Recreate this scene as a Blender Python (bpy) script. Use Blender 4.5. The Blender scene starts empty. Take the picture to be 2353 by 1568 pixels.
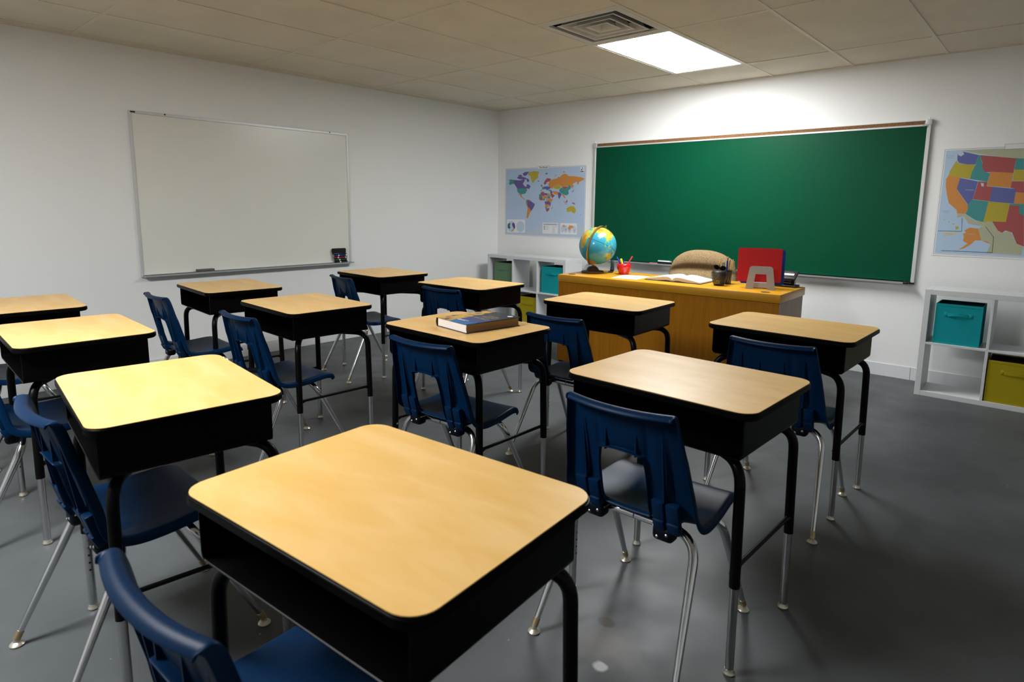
import bpy, bmesh, math, random
from mathutils import Vector, Matrix
random.seed(4)
scene = bpy.context.scene
COL = scene.collection
PI = math.pi

# ------------------------------------------------------------------ materials
def srgb(r, g, b):
    f = lambda c: (c/255/12.92) if c/255 <= .04045 else ((c/255+.055)/1.055)**2.4
    return (f(r), f(g), f(b), 1)

def mat(name, col, rough=.5, metal=0, spec=.5, bump=None, var=None, coat=0, coord='Object'):
    """bump=(scale,strength,distance)  var=(scale,amount) noise variation of the base colour"""
    m = bpy.data.materials.new(name); m.use_nodes = True
    nt = m.node_tree; n = nt.nodes; b = n['Principled BSDF']
    c = col if len(col) == 4 else (*col, 1)
    b.inputs['Base Color'].default_value = c
    b.inputs['Roughness'].default_value = rough
    b.inputs['Metallic'].default_value = metal
    b.inputs['Specular IOR Level'].default_value = spec
    b.inputs['Coat Weight'].default_value = coat
    if bump or var:
        tc = n.new('ShaderNodeTexCoord')
    if bump:
        t = n.new('ShaderNodeTexNoise'); t.inputs['Scale'].default_value = bump[0]; t.inputs['Detail'].default_value = 3
        nt.links.new(tc.outputs[coord], t.inputs['Vector'])
        bp = n.new('ShaderNodeBump'); bp.inputs['Strength'].default_value = bump[1]; bp.inputs['Distance'].default_value = bump[2]
        nt.links.new(t.outputs['Fac'], bp.inputs['Height']); nt.links.new(bp.outputs['Normal'], b.inputs['Normal'])
    if var:
        t = n.new('ShaderNodeTexNoise'); t.inputs['Scale'].default_value = var[0]; t.inputs['Detail'].default_value = 4
        nt.links.new(tc.outputs[coord], t.inputs['Vector'])
        r = n.new('ShaderNodeValToRGB')
        a = var[1]
        r.color_ramp.elements[0].position = .3; r.color_ramp.elements[1].position = .7
        r.color_ramp.elements[0].color = (*[x*(1-a) for x in c[:3]], 1)
        r.color_ramp.elements[1].color = (*[min(1, x*(1+a)) for x in c[:3]], 1)
        nt.links.new(t.outputs['Fac'], r.inputs['Fac']); nt.links.new(r.outputs['Color'], b.inputs['Base Color'])
    return m

def mat_wood(name, dark, light, rough, scale=(2, 30, 30), coat=0, spec=.5, detail=5, lo=.3, hi=.75):
    m = bpy.data.materials.new(name); m.use_nodes = True
    nt = m.node_tree; n = nt.nodes; b = n['Principled BSDF']; L = nt.links.new
    tc = n.new('ShaderNodeTexCoord'); mp = n.new('ShaderNodeMapping'); mp.inputs['Scale'].default_value = scale
    L(tc.outputs['Object'], mp.inputs['Vector'])
    t = n.new('ShaderNodeTexNoise'); t.inputs['Scale'].default_value = 1; t.inputs['Detail'].default_value = detail
    t.inputs['Distortion'].default_value = .6
    L(mp.outputs['Vector'], t.inputs['Vector'])
    r = n.new('ShaderNodeValToRGB'); r.color_ramp.elements[0].color = (*dark, 1); r.color_ramp.elements[1].color = (*light, 1)
    r.color_ramp.elements[0].position = lo; r.color_ramp.elements[1].position = hi
    L(t.outputs['Fac'], r.inputs['Fac']); L(r.outputs['Color'], b.inputs['Base Color'])
    b.inputs['Roughness'].default_value = rough; b.inputs['Coat Weight'].default_value = coat
    b.inputs['Specular IOR Level'].default_value = spec
    return m

def mat_emit(name, col, strength):
    m = bpy.data.materials.new(name); m.use_nodes = True
    nt = m.node_tree; nt.nodes.remove(nt.nodes['Principled BSDF'])
    e = nt.nodes.new('ShaderNodeEmission'); e.inputs['Color'].default_value = (*col, 1); e.inputs['Strength'].default_value = strength
    nt.links.new(e.outputs[0], nt.nodes['Material Output'].inputs[0])
    return m

def mat_floor():
    m = bpy.data.materials.new('painted_concrete'); m.use_nodes = True
    nt = m.node_tree; n = nt.nodes; b = n['Principled BSDF']; L = nt.links.new
    tc = n.new('ShaderNodeTexCoord')
    def noise(sc, det=4):
        t = n.new('ShaderNodeTexNoise'); t.inputs['Scale'].default_value = sc; t.inputs['Detail'].default_value = det
        L(tc.outputs['Object'], t.inputs['Vector']); return t
    def ramp(fac, p0, c0, p1, c1):
        r = n.new('ShaderNodeValToRGB'); e = r.color_ramp.elements
        e[0].position = p0; e[0].color = c0; e[1].position = p1; e[1].color = c1
        L(fac, r.inputs['Fac']); return r
    base = ramp(noise(1.3).outputs['Fac'], .35, (*FLOOR_A, 1), .68, (*FLOOR_B, 1))
    cur = base.outputs['Color']
    def blotch(cx, cy, rad, ax, wob, col, soft, prev, wsc=9):
        w = noise(wsc, 3)
        sub = n.new('ShaderNodeVectorMath'); sub.operation = 'SUBTRACT'; sub.inputs[1].default_value = (cx, cy, 0)
        L(tc.outputs['Object'], sub.inputs[0])
        mul = n.new('ShaderNodeVectorMath'); mul.operation = 'MULTIPLY'; mul.inputs[1].default_value = (1/(rad*ax), 1/rad, 0)
        L(sub.outputs[0], mul.inputs[0])
        ln = n.new('ShaderNodeVectorMath'); ln.operation = 'LENGTH'; L(mul.outputs[0], ln.inputs[0])
        ma = n.new('ShaderNodeMath'); ma.operation = 'MULTIPLY_ADD'; ma.inputs[1].default_value = wob; L(w.outputs['Fac'], ma.inputs[0]); L(ln.outputs['Value'], ma.inputs[2])
        r = ramp(ma.outputs[0], max(0, 1+wob*.5-soft)/3, (1, 1, 1, 1), (1+wob*.5)/3, (0, 0, 0, 1))
        d = n.new('ShaderNodeMath'); d.operation = 'DIVIDE'; d.inputs[1].default_value = 3; L(ma.outputs[0], d.inputs[0]); L(d.outputs[0], r.inputs['Fac'])
        mx = n.new('ShaderNodeMix'); mx.data_type = 'RGBA'; L(r.outputs['Color'], mx.inputs['Factor'])
        L(prev, mx.inputs['A']); mx.inputs['B'].default_value = (*col, 1)
        return mx.outputs['Result']
    for s in FLOOR_STAINS: cur = blotch(*s, cur)
    # pale paint specks
    v = n.new('ShaderNodeTexVoronoi'); v.inputs['Scale'].default_value = 7; L(tc.outputs['Object'], v.inputs['Vector'])
    sp = ramp(v.outputs['Distance'], .015, (1, 1, 1, 1), .022, (0, 0, 0, 1))
    mx = n.new('ShaderNodeMix'); mx.data_type = 'RGBA'; L(sp.outputs['Color'], mx.inputs['Factor']); L(cur, mx.inputs['A']); mx.inputs['B'].default_value = (.34, .35, .35, 1)
    cur = mx.outputs['Result']
    # a hairline crack across the slab
    sep = n.new('ShaderNodeSeparateXYZ'); L(tc.outputs['Object'], sep.inputs[0])
    nz = noise(3.5, 5)
    k = n.new('ShaderNodeMath'); k.operation = 'MULTIPLY_ADD'; k.inputs[1].default_value = .16; L(nz.outputs['Fac'], k.inputs[0]); L(sep.outputs['Y'], k.inputs[2])
    k2 = n.new('ShaderNodeMath'); k2.operation = 'MULTIPLY_ADD'; k2.inputs[1].default_value = -.80; L(sep.outputs['X'], k2.inputs[0]); L(k.outputs[0], k2.inputs[2])
    k3 = n.new('ShaderNodeMath'); k3.operation = 'ADD'; k3.inputs[1].default_value = 5.41; L(k2.outputs[0], k3.inputs[0])
    k4 = n.new('ShaderNodeMath'); k4.operation = 'ABSOLUTE'; L(k3.outputs[0], k4.inputs[0])
    cr = ramp(k4.outputs[0], .0015, (.55, .55, .55, 1), .005, (0, 0, 0, 1))
    mx = n.new('ShaderNodeMix'); mx.data_type = 'RGBA'; L(cr.outputs['Color'], mx.inputs['Factor']); L(cur, mx.inputs['A']); mx.inputs['B'].default_value = (.03, .03, .03, 1)
    cur = mx.outputs['Result']
    L(cur, b.inputs['Base Color'])
    rr = ramp(noise(5).outputs['Fac'], .3, (FLOOR_R0,)*3+(1,), .7, (FLOOR_R1,)*3+(1,))
    L(rr.outputs['Color'], b.inputs['Roughness'])
    b.inputs['Specular IOR Level'].default_value = FLOOR_SPEC
    bp = n.new('ShaderNodeBump'); bp.inputs['Strength'].default_value = .12; bp.inputs['Distance'].default_value = .004
    L(noise(22).outputs['Fac'], bp.inputs['Height']); L(bp.outputs['Normal'], b.inputs['Normal'])
    return m

# ------------------------------------------------------------------ mesh helpers
def add_box(bm, x0, x1, y0, y1, z0, z1, bev=0, seg=2, mi=0):
    vs = [bm.verts.new((x, y, z)) for x in (x0, x1) for y in (y0, y1) for z in (z0, z1)]
    F = [(0, 1, 3, 2), (4, 6, 7, 5), (0, 4, 5, 1), (2, 3, 7, 6), (0, 2, 6, 4), (1, 5, 7, 3)]
    fs = [bm.faces.new([vs[i] for i in f]) for f in F]
    for f in fs: f.material_index = mi
    if bev:
        es = list({e for f in fs for e in f.edges})
        r = bmesh.ops.bevel(bm, geom=es, offset=bev, segments=seg, affect='EDGES', profile=.5)
        for f in r['faces']: f.material_index = mi
    return vs

def add_obox(bm, c, ax, hx, hy, hz, bev=0, seg=2, mi=0):
    """box with a rotation matrix"""
    n0 = len(bm.verts)
    t = bmesh.new(); add_box(t, -hx, hx, -hy, hy, -hz, hz, bev, seg, mi)
    append(bm, t, Matrix.Translation(c) @ ax.to_4x4())

def append(bm, t, mx=None):
    if mx is not None: bmesh.ops.transform(t, matrix=mx, verts=t.verts)
    me = bpy.data.meshes.new('tmp'); t.to_mesh(me); t.free(); bm.from_mesh(me); bpy.data.meshes.remove(me)

def add_tube(bm, pts, rad, seg=10, cap=True, mi=0):
    P = [Vector(p) for p in pts]; n = len(P)
    R = rad if isinstance(rad, (list, tuple)) else [rad]*n
    T = []
    for i in range(n):
        a = P[min(i+1, n-1)]-P[max(i-1, 0)]; T.append(a.normalized())
    u = T[0].orthogonal().normalized(); rings = []
    for i in range(n):
        u = (u - T[i]*u.dot(T[i])).normalized(); w = T[i].cross(u)
        rings.append([bm.verts.new(P[i]+(u*math.cos(2*PI*k/seg)+w*math.sin(2*PI*k/seg))*R[i]) for k in range(seg)])
    for i in range(n-1):
        for k in range(seg):
            f = bm.faces.new((rings[i][k], rings[i][(k+1) % seg], rings[i+1][(k+1) % seg], rings[i+1][k])); f.material_index = mi
    if cap:
        f = bm.faces.new(rings[0][::-1]); f.material_index = mi
        f = bm.faces.new(rings[-1]); f.material_index = mi

def fillet(pts, r, n=7):
    P = [Vector(p) for p in pts]; out = [P[0]]
    for i in range(1, len(P)-1):
        a = (P[i-1]-P[i]); b = (P[i+1]-P[i]); ra = min(r, a.length*.48, b.length*.48)
        a = a.normalized(); b = b.normalized(); ang = a.angle(b)
        if ang > PI-.02: out.append(P[i]); continue
        d = min(r/math.tan(ang/2), (P[i-1]-P[i]).length*.49, (P[i+1]-P[i]).length*.49)
        p0 = P[i]+a*d; p2 = P[i]+b*d
        for k in range(n+1):
            t = k/n; out.append(p0*(1-t)**2+P[i]*2*t*(1-t)+p2*t*t)
    out.append(P[-1]); return out

def add_lathe(bm, prof, seg=24, c=(0, 0, 0), mi=0, close=True, mx=None):
    t = bmesh.new(); rings = []
    for r, z in prof:
        rings.append([t.verts.new((r*math.cos(2*PI*k/seg), r*math.sin(2*PI*k/seg), z)) for k in range(seg)] if r > 1e-6 else [t.verts.new((0, 0, z))])
    for a, b in zip(rings, rings[1:]):
        for k in range(seg):
            if len(a) == 1 and len(b) == 1: continue
            if len(a) == 1: f = (a[0], b[(k+1) % seg], b[k])
            elif len(b) == 1: f = (a[k], a[(k+1) % seg], b[0])
            else: f = (a[k], a[(k+1) % seg], b[(k+1) % seg], b[k])
            t.faces.new(f)
    if close:
        if len(rings[0]) > 1: t.faces.new(rings[0][::-1])
        if len(rings[-1]) > 1: t.faces.new(rings[-1])
    for f in t.faces: f.material_index = mi
    bmesh.ops.recalc_face_normals(t, faces=t.faces)
    append(bm, t, (mx or Matrix()) if mx is not None else Matrix.Translation(c))

def add_prism(bm, poly, z0, z1, mx=None, mi=0, bev=0):
    """polygon (x,y) extruded z0..z1"""
    t = bmesh.new()
    a = [t.verts.new((x, y, z0)) for x, y in poly]; b = [t.verts.new((x, y, z1)) for x, y in poly]
    t.faces.new(a[::-1]); top = t.faces.new(b); n = len(poly)
    for i in range(n): t.faces.new((a[i], a[(i+1) % n], b[(i+1) % n], b[i]))
    bmesh.ops.recalc_face_normals(t, faces=t.faces)
    if bev:
        es = [e for e in t.edges if abs(e.verts[0].co.z-e.verts[1].co.z) < 1e-6]
        bmesh.ops.bevel(t, geom=es, offset=bev, segments=2, affect='EDGES')
    for f in t.faces: f.material_index = mi
    append(bm, t, mx)

def rrect(w, d, r, n=7, cx=0, cy=0):
    o = []
    for sx, sy, a0 in ((1, 1, 0), (-1, 1, 90), (-1, -1, 180), (1, -1, 270)):
        for k in range(n+1):
            a = math.radians(a0+90*k/n); o.append((cx+sx*(w/2-r)+r*math.cos(a), cy+sy*(d/2-r)+r*math.sin(a)))
    return o

def obj(name, bm, m, parent=None, smooth=True, ang=35, bake_mods=None):
    me = bpy.data.meshes.new(name); bm.to_mesh(me); bm.free()
    for x in (m if isinstance(m, (list, tuple)) else [m]): me.materials.append(x)
    o = bpy.data.objects.new(name, me); COL.objects.link(o)
    if bake_mods:
        bake_mods(o); dg = bpy.context.evaluated_depsgraph_get()
        me2 = bpy.data.meshes.new_from_object(o.evaluated_get(dg)); o.modifiers.clear(); o.data = me2; bpy.data.meshes.remove(me); me = me2; me.name = name
    if smooth:
        me.polygons.foreach_set('use_smooth', [True]*len(me.polygons))
        if ang: me.set_sharp_from_angle(angle=math.radians(ang))
    if parent: o.parent = parent
    return o

def tag(o, label, cat, group=None):
    o['label'] = label; o['category'] = cat
    if group: o['group'] = group
    return o

def thing(name, label, cat, loc=(0, 0, 0), rz=0, group=None):
    o = bpy.data.objects.new(name, None); COL.objects.link(o); o.empty_display_size = .1
    o.location = loc; o.rotation_euler = (0, 0, rz)
    return tag(o, label, cat, group)

def struct(name, bm, m, parent=None, **k):
    o = obj(name, bm, m, parent, **k)
    if not parent: o['kind'] = 'structure'
    return o

def copy_tree(o, parent=None):
    c = o.copy(); COL.objects.link(c)
    if parent: c.parent = parent
    for ch in list(o.children): copy_tree(ch, c)
    return c

def text_bm(s, size, depth=.0004, align='CENTER', bold=0):
    cu = bpy.data.curves.new('t', 'FONT'); cu.body = s; cu.size = size; cu.align_x = align; cu.align_y = 'CENTER'
    cu.extrude = depth; cu.offset = bold; cu.resolution_u = 3
    o = bpy.data.objects.new('t', cu); COL.objects.link(o)
    dg = bpy.context.evaluated_depsgraph_get(); me = bpy.data.meshes.new_from_object(o.evaluated_get(dg))
    bpy.data.objects.remove(o); bpy.data.curves.remove(cu)
    bm = bmesh.new(); bm.from_mesh(me); bpy.data.meshes.remove(me); return bm

def new(): return bmesh.new()

LAMP, LAMP_FRONT, EXPOSURE = 21.5, 13.5, 1.6
WORLD=[('T',[116,1296,182,1307,270,1293,278,1202,209,1203,159,1173,108,1217,138,1253]),
('P',[270,1293,389,1281,454,1277,535,1294,591,1304,624,1244,544,1204,593,1149,650,1124,673,1189,737,1176,785,1140,738,1075,698,1094,635,1082,554,1101,367,1098,334,1146,278,1202]),
('P',[363,1345,420,1374,534,1359,614,1340,726,1296,743,1254,696,1231,631,1298,535,1300,421,1308]),
('P',[532,1425,612,1465,739,1467,692,1421,645,1381,581,1376]),
('P',[387,1393,468,1409,549,1377,469,1361]),
('L',[615,1286,663,1297,680,1237,649,1190,650,1130,593,1155,552,1197]),
('Y',[693,1403,755,1461,880,1480,1035,1458,998,1395,999,1325,915,1280,862,1210,830,1222,789,1306,780,1365]),
('T',[367,1098,554,1101,635,1082,691,1064,660,1022,629,975,597,972,556,965,516,957,459,976,401,1000,373,1049]),
('O',[418,982,459,976,516,957,517,915,566,878,615,854,623,830,558,866,493,897,468,939]),
('P',[688,794,767,824,815,794,919,735,881,657,835,603,811,579,755,638,738,680,689,722]),
('R',[687,836,751,830,791,794,704,788]),
('T',[648,818,687,836,704,770,657,764]),
('Y',[640,770,680,770,706,686,674,698]),
('R',[689,722,746,686,747,650,707,650]),
('O',[706,662,754,650,811,579,773,536,742,469,711,402,671,426,685,517]),
('R',[985,1255,1016,1266,1043,1251,1012,1237]),
('R',[1080,1136,1102,1182,1134,1141,1119,1124]),
('R',[1166,1205,1207,1262,1266,1313,1342,1300,1379,1282,1328,1237,1268,1226,1224,1175,1194,1163]),
('Y',[1075,1042,1120,1065,1129,1030,1091,1021]),
('T',[1119,1112,1172,1123,1181,1064,1128,1065]),
('B',[1172,1123,1256,1133,1361,1120,1362,1086,1318,1063,1265,1040,1227,1076,1181,1064]),
('T',[1303,1052,1385,1056,1393,1033,1319,1022]),
('O',[1293,1145,1314,1202,1343,1259,1446,1286,1549,1301,1577,1334,1621,1322,1678,1372,1763,1398,1821,1374,1851,1345,2006,1335,2201,1308,2285,1273,2231,1241,2149,1215,2123,1160,2088,1166,2094,1211,2038,1206,1969,1168,1999,1123,1958,1067,1928,1135,1857,1125,1685,1116,1567,1163,1450,1131,1422,1079,1369,1086,1346,1121]),
('Y',[1436,1096,1458,1131,1560,1163,1663,1116,1628,1082,1584,1066,1496,1073]),
('T',[1607,1054,1671,1105,1715,1076,1816,1075,1885,1153,1936,1113,1916,1068,1860,1034,1876,966,1820,927,1733,945,1660,979,1615,1014]),
('R',[1685,1116,1829,1116,1851,1097,1773,1069,1708,1079]),
('P',[1572,968,1608,1003,1682,956,1648,899,1612,848,1589,888]),
('O',[1423,1027,1512,1021,1594,1003,1573,951,1514,946,1454,969]),
('R',[1357,976,1417,969,1493,923,1420,871,1381,912]),
('P',[1363,1034,1423,1021,1417,969,1357,981]),
('O',[1683,945,1733,945,1786,887,1772,859,1727,899]),
('R',[1730,819,1796,762,1760,773]),
('R',[1795,802,1844,836,1839,773,1803,773]),
('R',[1953,779,2038,763,2054,729,1982,751]),
('R',[1768,756,1854,742,1840,734,1775,748]),
('Y',[1821,648,1871,671,1941,706,1977,689,2005,706,2070,639,2079,594,2045,542,1988,553,1952,586,1888,574,1838,568]),
('P',[1946,1005,1995,1033,2014,1078,2002,1022,1961,997]),
('P',[2173,488,2227,539,2201,505]),
('O',[1403,638,1439,703,1426,638]),
('K',[1203,1419,1286,1428,1242,1391]),
('O',[1460,1326,1488,1371,1546,1386,1489,1348]),
('O',[1698,1439,1733,1449,1770,1414,1727,1421]),
('O',[2089,1155,2115,1210,2135,1216,2123,1177]),
('R',[1084,995,1167,1018,1199,971,1200,912,1139,924,1092,960]),
('P',[1191,983,1274,976,1276,924,1200,936]),
('O',[1274,976,1342,970,1366,923,1283,918]),
('T',[1038,948,1084,972,1139,924,1140,889,1040,877]),
('R',[1032,878,1140,889,1156,824,1064,824]),
('O',[1139,913,1268,918,1277,854,1171,860]),
('T',[1276,912,1359,923,1367,865,1285,854]),
('T',[1156,860,1209,860,1203,813,1160,824]),
('O',[1232,836,1368,859,1443,848,1385,772,1339,795,1248,807]),
('P',[1203,795,1339,801,1356,725,1220,736]),
('O',[1217,736,1341,731,1312,667,1221,678]),
('B',[1339,784,1385,772,1372,702,1342,679]),
('T',[1221,678,1282,666,1276,608,1245,607]),
('R',[1245,607,1283,643,1350,655,1329,597,1269,563]),
('L',[682,226,796,132,1092,261,1306,314,2179,313,2294,203,2295,79,653,42]),
('W',[60,377,631,380,637,75,64,60]),
('W',[1157,322,1597,327,1600,82,1158,74]),
('W',[1664,325,2111,328,2116,89,1667,81]),
('W',[2164,1525,2269,1527,2269,1406,2171,1406]),
('c',[328,212,319,162,292,119,252,89,204,78,156,86,114,113,86,155,75,205,84,255,111,298,152,328,200,339,248,330,289,303,317,262]),
('c',[613,218,604,168,578,126,538,96,490,85,441,93,400,120,371,161,361,210,370,260,397,303,437,332,485,343,534,334,575,307,603,267]),
('t',[83,246,129,285,179,286,155,223,181,180,139,148,91,172]),
('p',[263,307,305,277,328,216,320,160,282,159,247,213,222,262]),
('y',[282,159,307,153,257,102,207,82,215,125]),
('c',[1769,198,1765,154,1750,122,1728,110,1706,121,1689,152,1682,195,1686,239,1702,271,1723,284,1745,273,1762,241]),
('c',[1863,201,1858,158,1840,125,1815,113,1790,123,1770,155,1762,198,1768,241,1785,274,1810,286,1836,275,1855,244]),
('c',[1978,204,1972,160,1952,126,1924,113,1895,124,1873,156,1863,201,1870,246,1890,279,1918,292,1947,281,1969,249]),
('c',[2097,197,2092,157,2076,127,2052,115,2027,125,2009,154,2001,194,2006,234,2023,264,2047,275,2071,265,2090,237]),
('o',[1723,278,1781,285,1790,251,1761,227]),
('o',[1791,205,1839,194,1814,153]),
('o',[1870,224,1926,277,2011,274,2020,229,1956,221,1915,157,1893,190]),
('o',[2036,178,2064,187,2072,164,2043,161]),
('k',[1194,245,1224,245,1224,229,1195,228]),
('g',[1231,240,1338,243,1338,237,1231,234]),
('k',[1195,213,1224,213,1225,197,1196,196]),
('g',[1232,208,1369,212,1369,206,1232,202]),
('k',[1196,180,1225,181,1225,165,1196,164]),
('g',[1233,176,1339,179,1340,173,1233,170]),
('g',[1436,252,1577,256,1577,252,1436,248]),
('g',[1436,234,1578,238,1578,233,1436,229]),
('g',[1436,215,1511,217,1511,212,1437,210]),
('g',[1437,196,1512,198,1512,194,1437,191]),
('g',[1437,177,1512,180,1512,175,1438,173]),
('g',[1438,158,1513,161,1513,156,1438,154]),
('g',[1438,140,1513,142,1513,137,1439,135]),
('g',[1439,121,1514,123,1514,119,1439,116]),
('g',[1439,102,1514,105,1514,100,1440,97]),
('g',[1184,299,1576,303,1576,276,1185,270]),
('k',[2185,1477,2212,1477,2213,1449,2186,1449]),
('k',[2172,1436,2255,1436,2255,1417,2173,1417]),
('T',[2215,1520,2233,1500,2230,1484,2209,1485,2203,1498]),
('c',[2220,1479,2250,1479,2251,1448,2221,1448])]
USA=[('N',[177,1508,909,1509,924,1363,836,1373,553,1424,356,1472,256,1499]),
('N',[254,618,350,606,475,514,668,512,754,390,804,359,878,394,957,228,1050,180,1039,128,1035,63,650,67,710,309,601,438,402,472,336,579,260,557]),
('B',[173,1494,257,1486,419,1436,400,1307,307,1310,206,1334,180,1375]),
('Y',[169,1369,206,1327,307,1310,401,1301,371,1216,355,1105,237,1127,99,1164,105,1218,142,1303]),
('O',[99,1164,237,1127,214,968,364,740,375,686,350,612,254,618,238,672,138,766,104,888,78,1010,73,1111]),
('B',[238,1123,451,1070,416,822,370,740,214,970]),
('T',[419,1434,446,1433,451,1383,479,1317,479,1265,519,1193,578,1184,559,1062,355,1105,371,1216,401,1301]),
('R',[446,1433,841,1373,832,1177,597,1197,519,1193,479,1265,478,1330,453,1383]),
('O',[576,1197,832,1177,822,976,559,1006]),
('R',[456,1070,559,1062,557,1003,624,993,607,794,417,820]),
('B',[624,993,885,960,880,762,607,791]),
('T',[411,817,599,791,568,503,473,528,353,613,375,686,364,740]),
('Y',[599,791,834,766,820,509,668,512,599,511,595,497,568,503]),
('R',[836,742,944,730,950,628,1005,603,1050,180,968,215,901,368,827,392,794,358,744,389,668,512,820,509]),
('T',[841,1373,924,1366,940,1218,837,1221]),
('Y',[837,1221,940,1218,956,1067,833,1069]),
('R',[828,1065,956,1063,973,908,884,915,882,960,822,976]),
('O',[885,912,973,908,989,756,881,758]),
('T',[834,762,989,756,1006,597,950,628,944,730,837,740]),
('O',[362,377,419,419,518,409,572,244,502,241,454,178,382,120,317,96,420,190,360,228,366,282,350,329,387,344]),
('N',[518,409,553,434,601,438,706,296,700,203,572,244]),
('O',[572,244,633,233,700,196,635,213]),
('Y',[251,428,284,436,293,402,260,387]),
('Y',[90,536,115,534,107,520]),
('Y',[155,505,175,502,168,488]),
('Y',[201,474,247,466,225,457]),
('n',[111,345,315,346,229,304,116,293]),
('k',[316,555,321,555,334,367,330,366]),
('k',[47,364,333,368,333,362,48,358]),
('k',[113,78,712,80,713,73,114,71]),
('k',[703,296,709,296,716,75,711,74]),
('k',[599,438,603,440,709,298,704,293]),
('L',[168,1494,222,1505,254,1457,219,1426,183,1447]),
('c',[485,1050,520,1043,523,997,495,1004]),
('g',[43,1447,140,1437,141,1429,44,1439]),
('g',[52,1420,131,1412,132,1404,52,1412]),
('g',[69,656,167,652,167,643,70,648]),
('g',[88,635,157,631,158,623,89,626]),
('g',[380,1501,435,1495,435,1487,381,1493]),
('g',[571,1500,624,1494,625,1486,572,1492]),
('g',[136,326,216,324,217,315,136,317]),
('g',[411,334,493,332,494,324,411,326]),
('g',[569,328,661,325,661,317,570,320]),
('g',[739,281,875,278,876,270,740,273]),
('g',[268,591,319,589,320,581,269,583]),
('g',[315,960,414,953,415,945,316,952]),
('g',[799,312,846,311,846,304,800,305])]
# ------------------------------------------------------------------ scene constants
H = 2.405
GX0, GY0, G = .7223, -.5785, .6096            # ceiling grid origin and pitch
XR, YF = 6.9, -8.6                            # far right wall, wall behind the camera
FLOOR_A, FLOOR_B = (.056, .062, .065), (.090, .099, .104)
FLOOR_R0, FLOOR_R1, FLOOR_SPEC = .40, .56, .34
FLOOR_STAINS = [(4.27, -4.08, .11, 1.0, .9, (.15, .145, .135), .6), (4.30, -4.165, .030, 1.0, 2.0, (.40, .41, .41), .3),
                (4.208, -3.99, .026, 1.3, .6, (.06, .057, .05), .25)]

M = {}
M['wall'] = mat('white_wall_paint', (.86, .865, .855), .6, spec=.3, bump=(85, .22, .003))
M['base'] = mat('vinyl_baseboard', (.74, .76, .78), .4)
M['tile'] = mat('ceiling_tile', (.76, .71, .60), .9, spec=.1, bump=(90, .25, .003), var=(2.5, .05))
M['tile_pit'] = mat('pitted_ceiling_tile', (.77, .72, .60), .9, spec=.1, bump=(60, .7, .014), var=(3, .05))
M['tbar'] = mat('ceiling_grid_white', (.74, .68, .56), .5)
M['gap'] = mat('ceiling_gap_dark', (.05, .045, .035), .9, spec=.1)
M['floor'] = mat_floor()
M['lamp'] = mat_emit('lamp_diffuser', (.975, .99, 1.0), LAMP)
M['lamp_front'] = mat_emit('front_lamp_diffuser', (.97, .99, 1.0), LAMP_FRONT)
M['white_metal'] = mat('white_enamel', (.75, .75, .73), .4)
M['vent'] = mat('vent_enamel', (.68, .66, .60), .5, var=(14, .06))
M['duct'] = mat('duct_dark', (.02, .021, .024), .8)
M['alu'] = mat('brushed_aluminium', (.60, .62, .63), .38, metal=1)
M['alu_flat'] = mat('satin_aluminium_frame', (.64, .655, .66), .42, metal=.35)
M['whiteboard'] = mat('whiteboard_enamel', (.79, .79, .73), .25, spec=.4, var=(1.3, .02))
M['black'] = mat('black_enamel', (.0022, .0022, .0024), .35, spec=.11)
M['black_shade'] = mat('black_enamel_shaded', (.0012, .0012, .0012), .7, spec=.02)  # darker copy of the enamel, the box's inner shade put into its colour
M['black_plastic'] = mat('black_plastic', (.010, .010, .012), .35)
M['edge'] = mat('black_edge_moulding', (.002, .002, .0022), .35, spec=.05)
M['maple'] = mat_wood('maple_laminate', (.79, .475, .140), (.87, .565, .225), .35, spec=.32, scale=(5, 16, 16), detail=6, lo=.3, hi=.7)
M['chrome'] = mat('chrome_tube', (.66, .66, .68), .17, metal=1)
M['steel'] = mat('zinc_tube', (.55, .55, .56), .28, metal=1)
M['brass'] = mat('brass_ferrule', (.42, .33, .19), .35, metal=.8)
M['glide'] = mat('nickel_glide', (.62, .58, .48), .35, metal=.8)
M['hole'] = mat('punched_hole', (.01, .01, .01), .8)
M['navy'] = mat('navy_polypropylene', (.0006, .0150, .050), .40, spec=.10, bump=(240, .12, .001))
M['navy_dark'] = mat('dark_navy_block', (.0008, .0025, .006), .45, spec=.15)
M['oak'] = mat_wood('golden_oak_veneer', (.35, .130, .0025), (.44, .175, .005), .36, spec=.25, scale=(45, 6, 3), detail=4)
M['oak_top'] = mat_wood('golden_oak_top', (.55, .255, .010), (.64, .31, .018), .3, spec=.35, scale=(2.5, 40, 30), detail=4)
M['oak_side'] = mat_wood('pale_end_panel', (.34, .245, .195), (.40, .295, .24), .5, spec=.2, scale=(30, 30, 2))
M['green'] = mat('green_chalkboard_enamel', (.0004, .064, .028), .40, spec=.12, var=(1.1, .06))
M['cork'] = mat('cork_strip', (.20, .095, .032), .85, var=(120, .45))
M['shelf'] = mat('white_laminate', (.66, .68, .69), .4)
M['sage'] = mat('sage_fabric', (.13, .235, .135), .85, spec=.2, bump=(260, .3, .002))
M['aqua'] = mat('aqua_fabric', (.008, .30, .33), .8, spec=.1, bump=(260, .3, .002))
M['aqua_shade'] = mat('aqua_fabric_shaded', (.004, .06, .07), .9, spec=.1)  # dimmed aqua: shade inside the bin put into the colour
M['mustard'] = mat('mustard_fabric', (.36, .29, .006), .8, spec=.2, bump=(260, .3, .002))
M['mustard_shade'] = mat('mustard_fabric_shaded', (.06, .048, .004), .9, spec=.1)  # mustard darkened to paint in the shade within the bin
M['sage_shade'] = mat('sage_fabric_shaded', (.02, .04, .02), .9, spec=.1)  # sage darkened the same way, bin shade as colour
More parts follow.
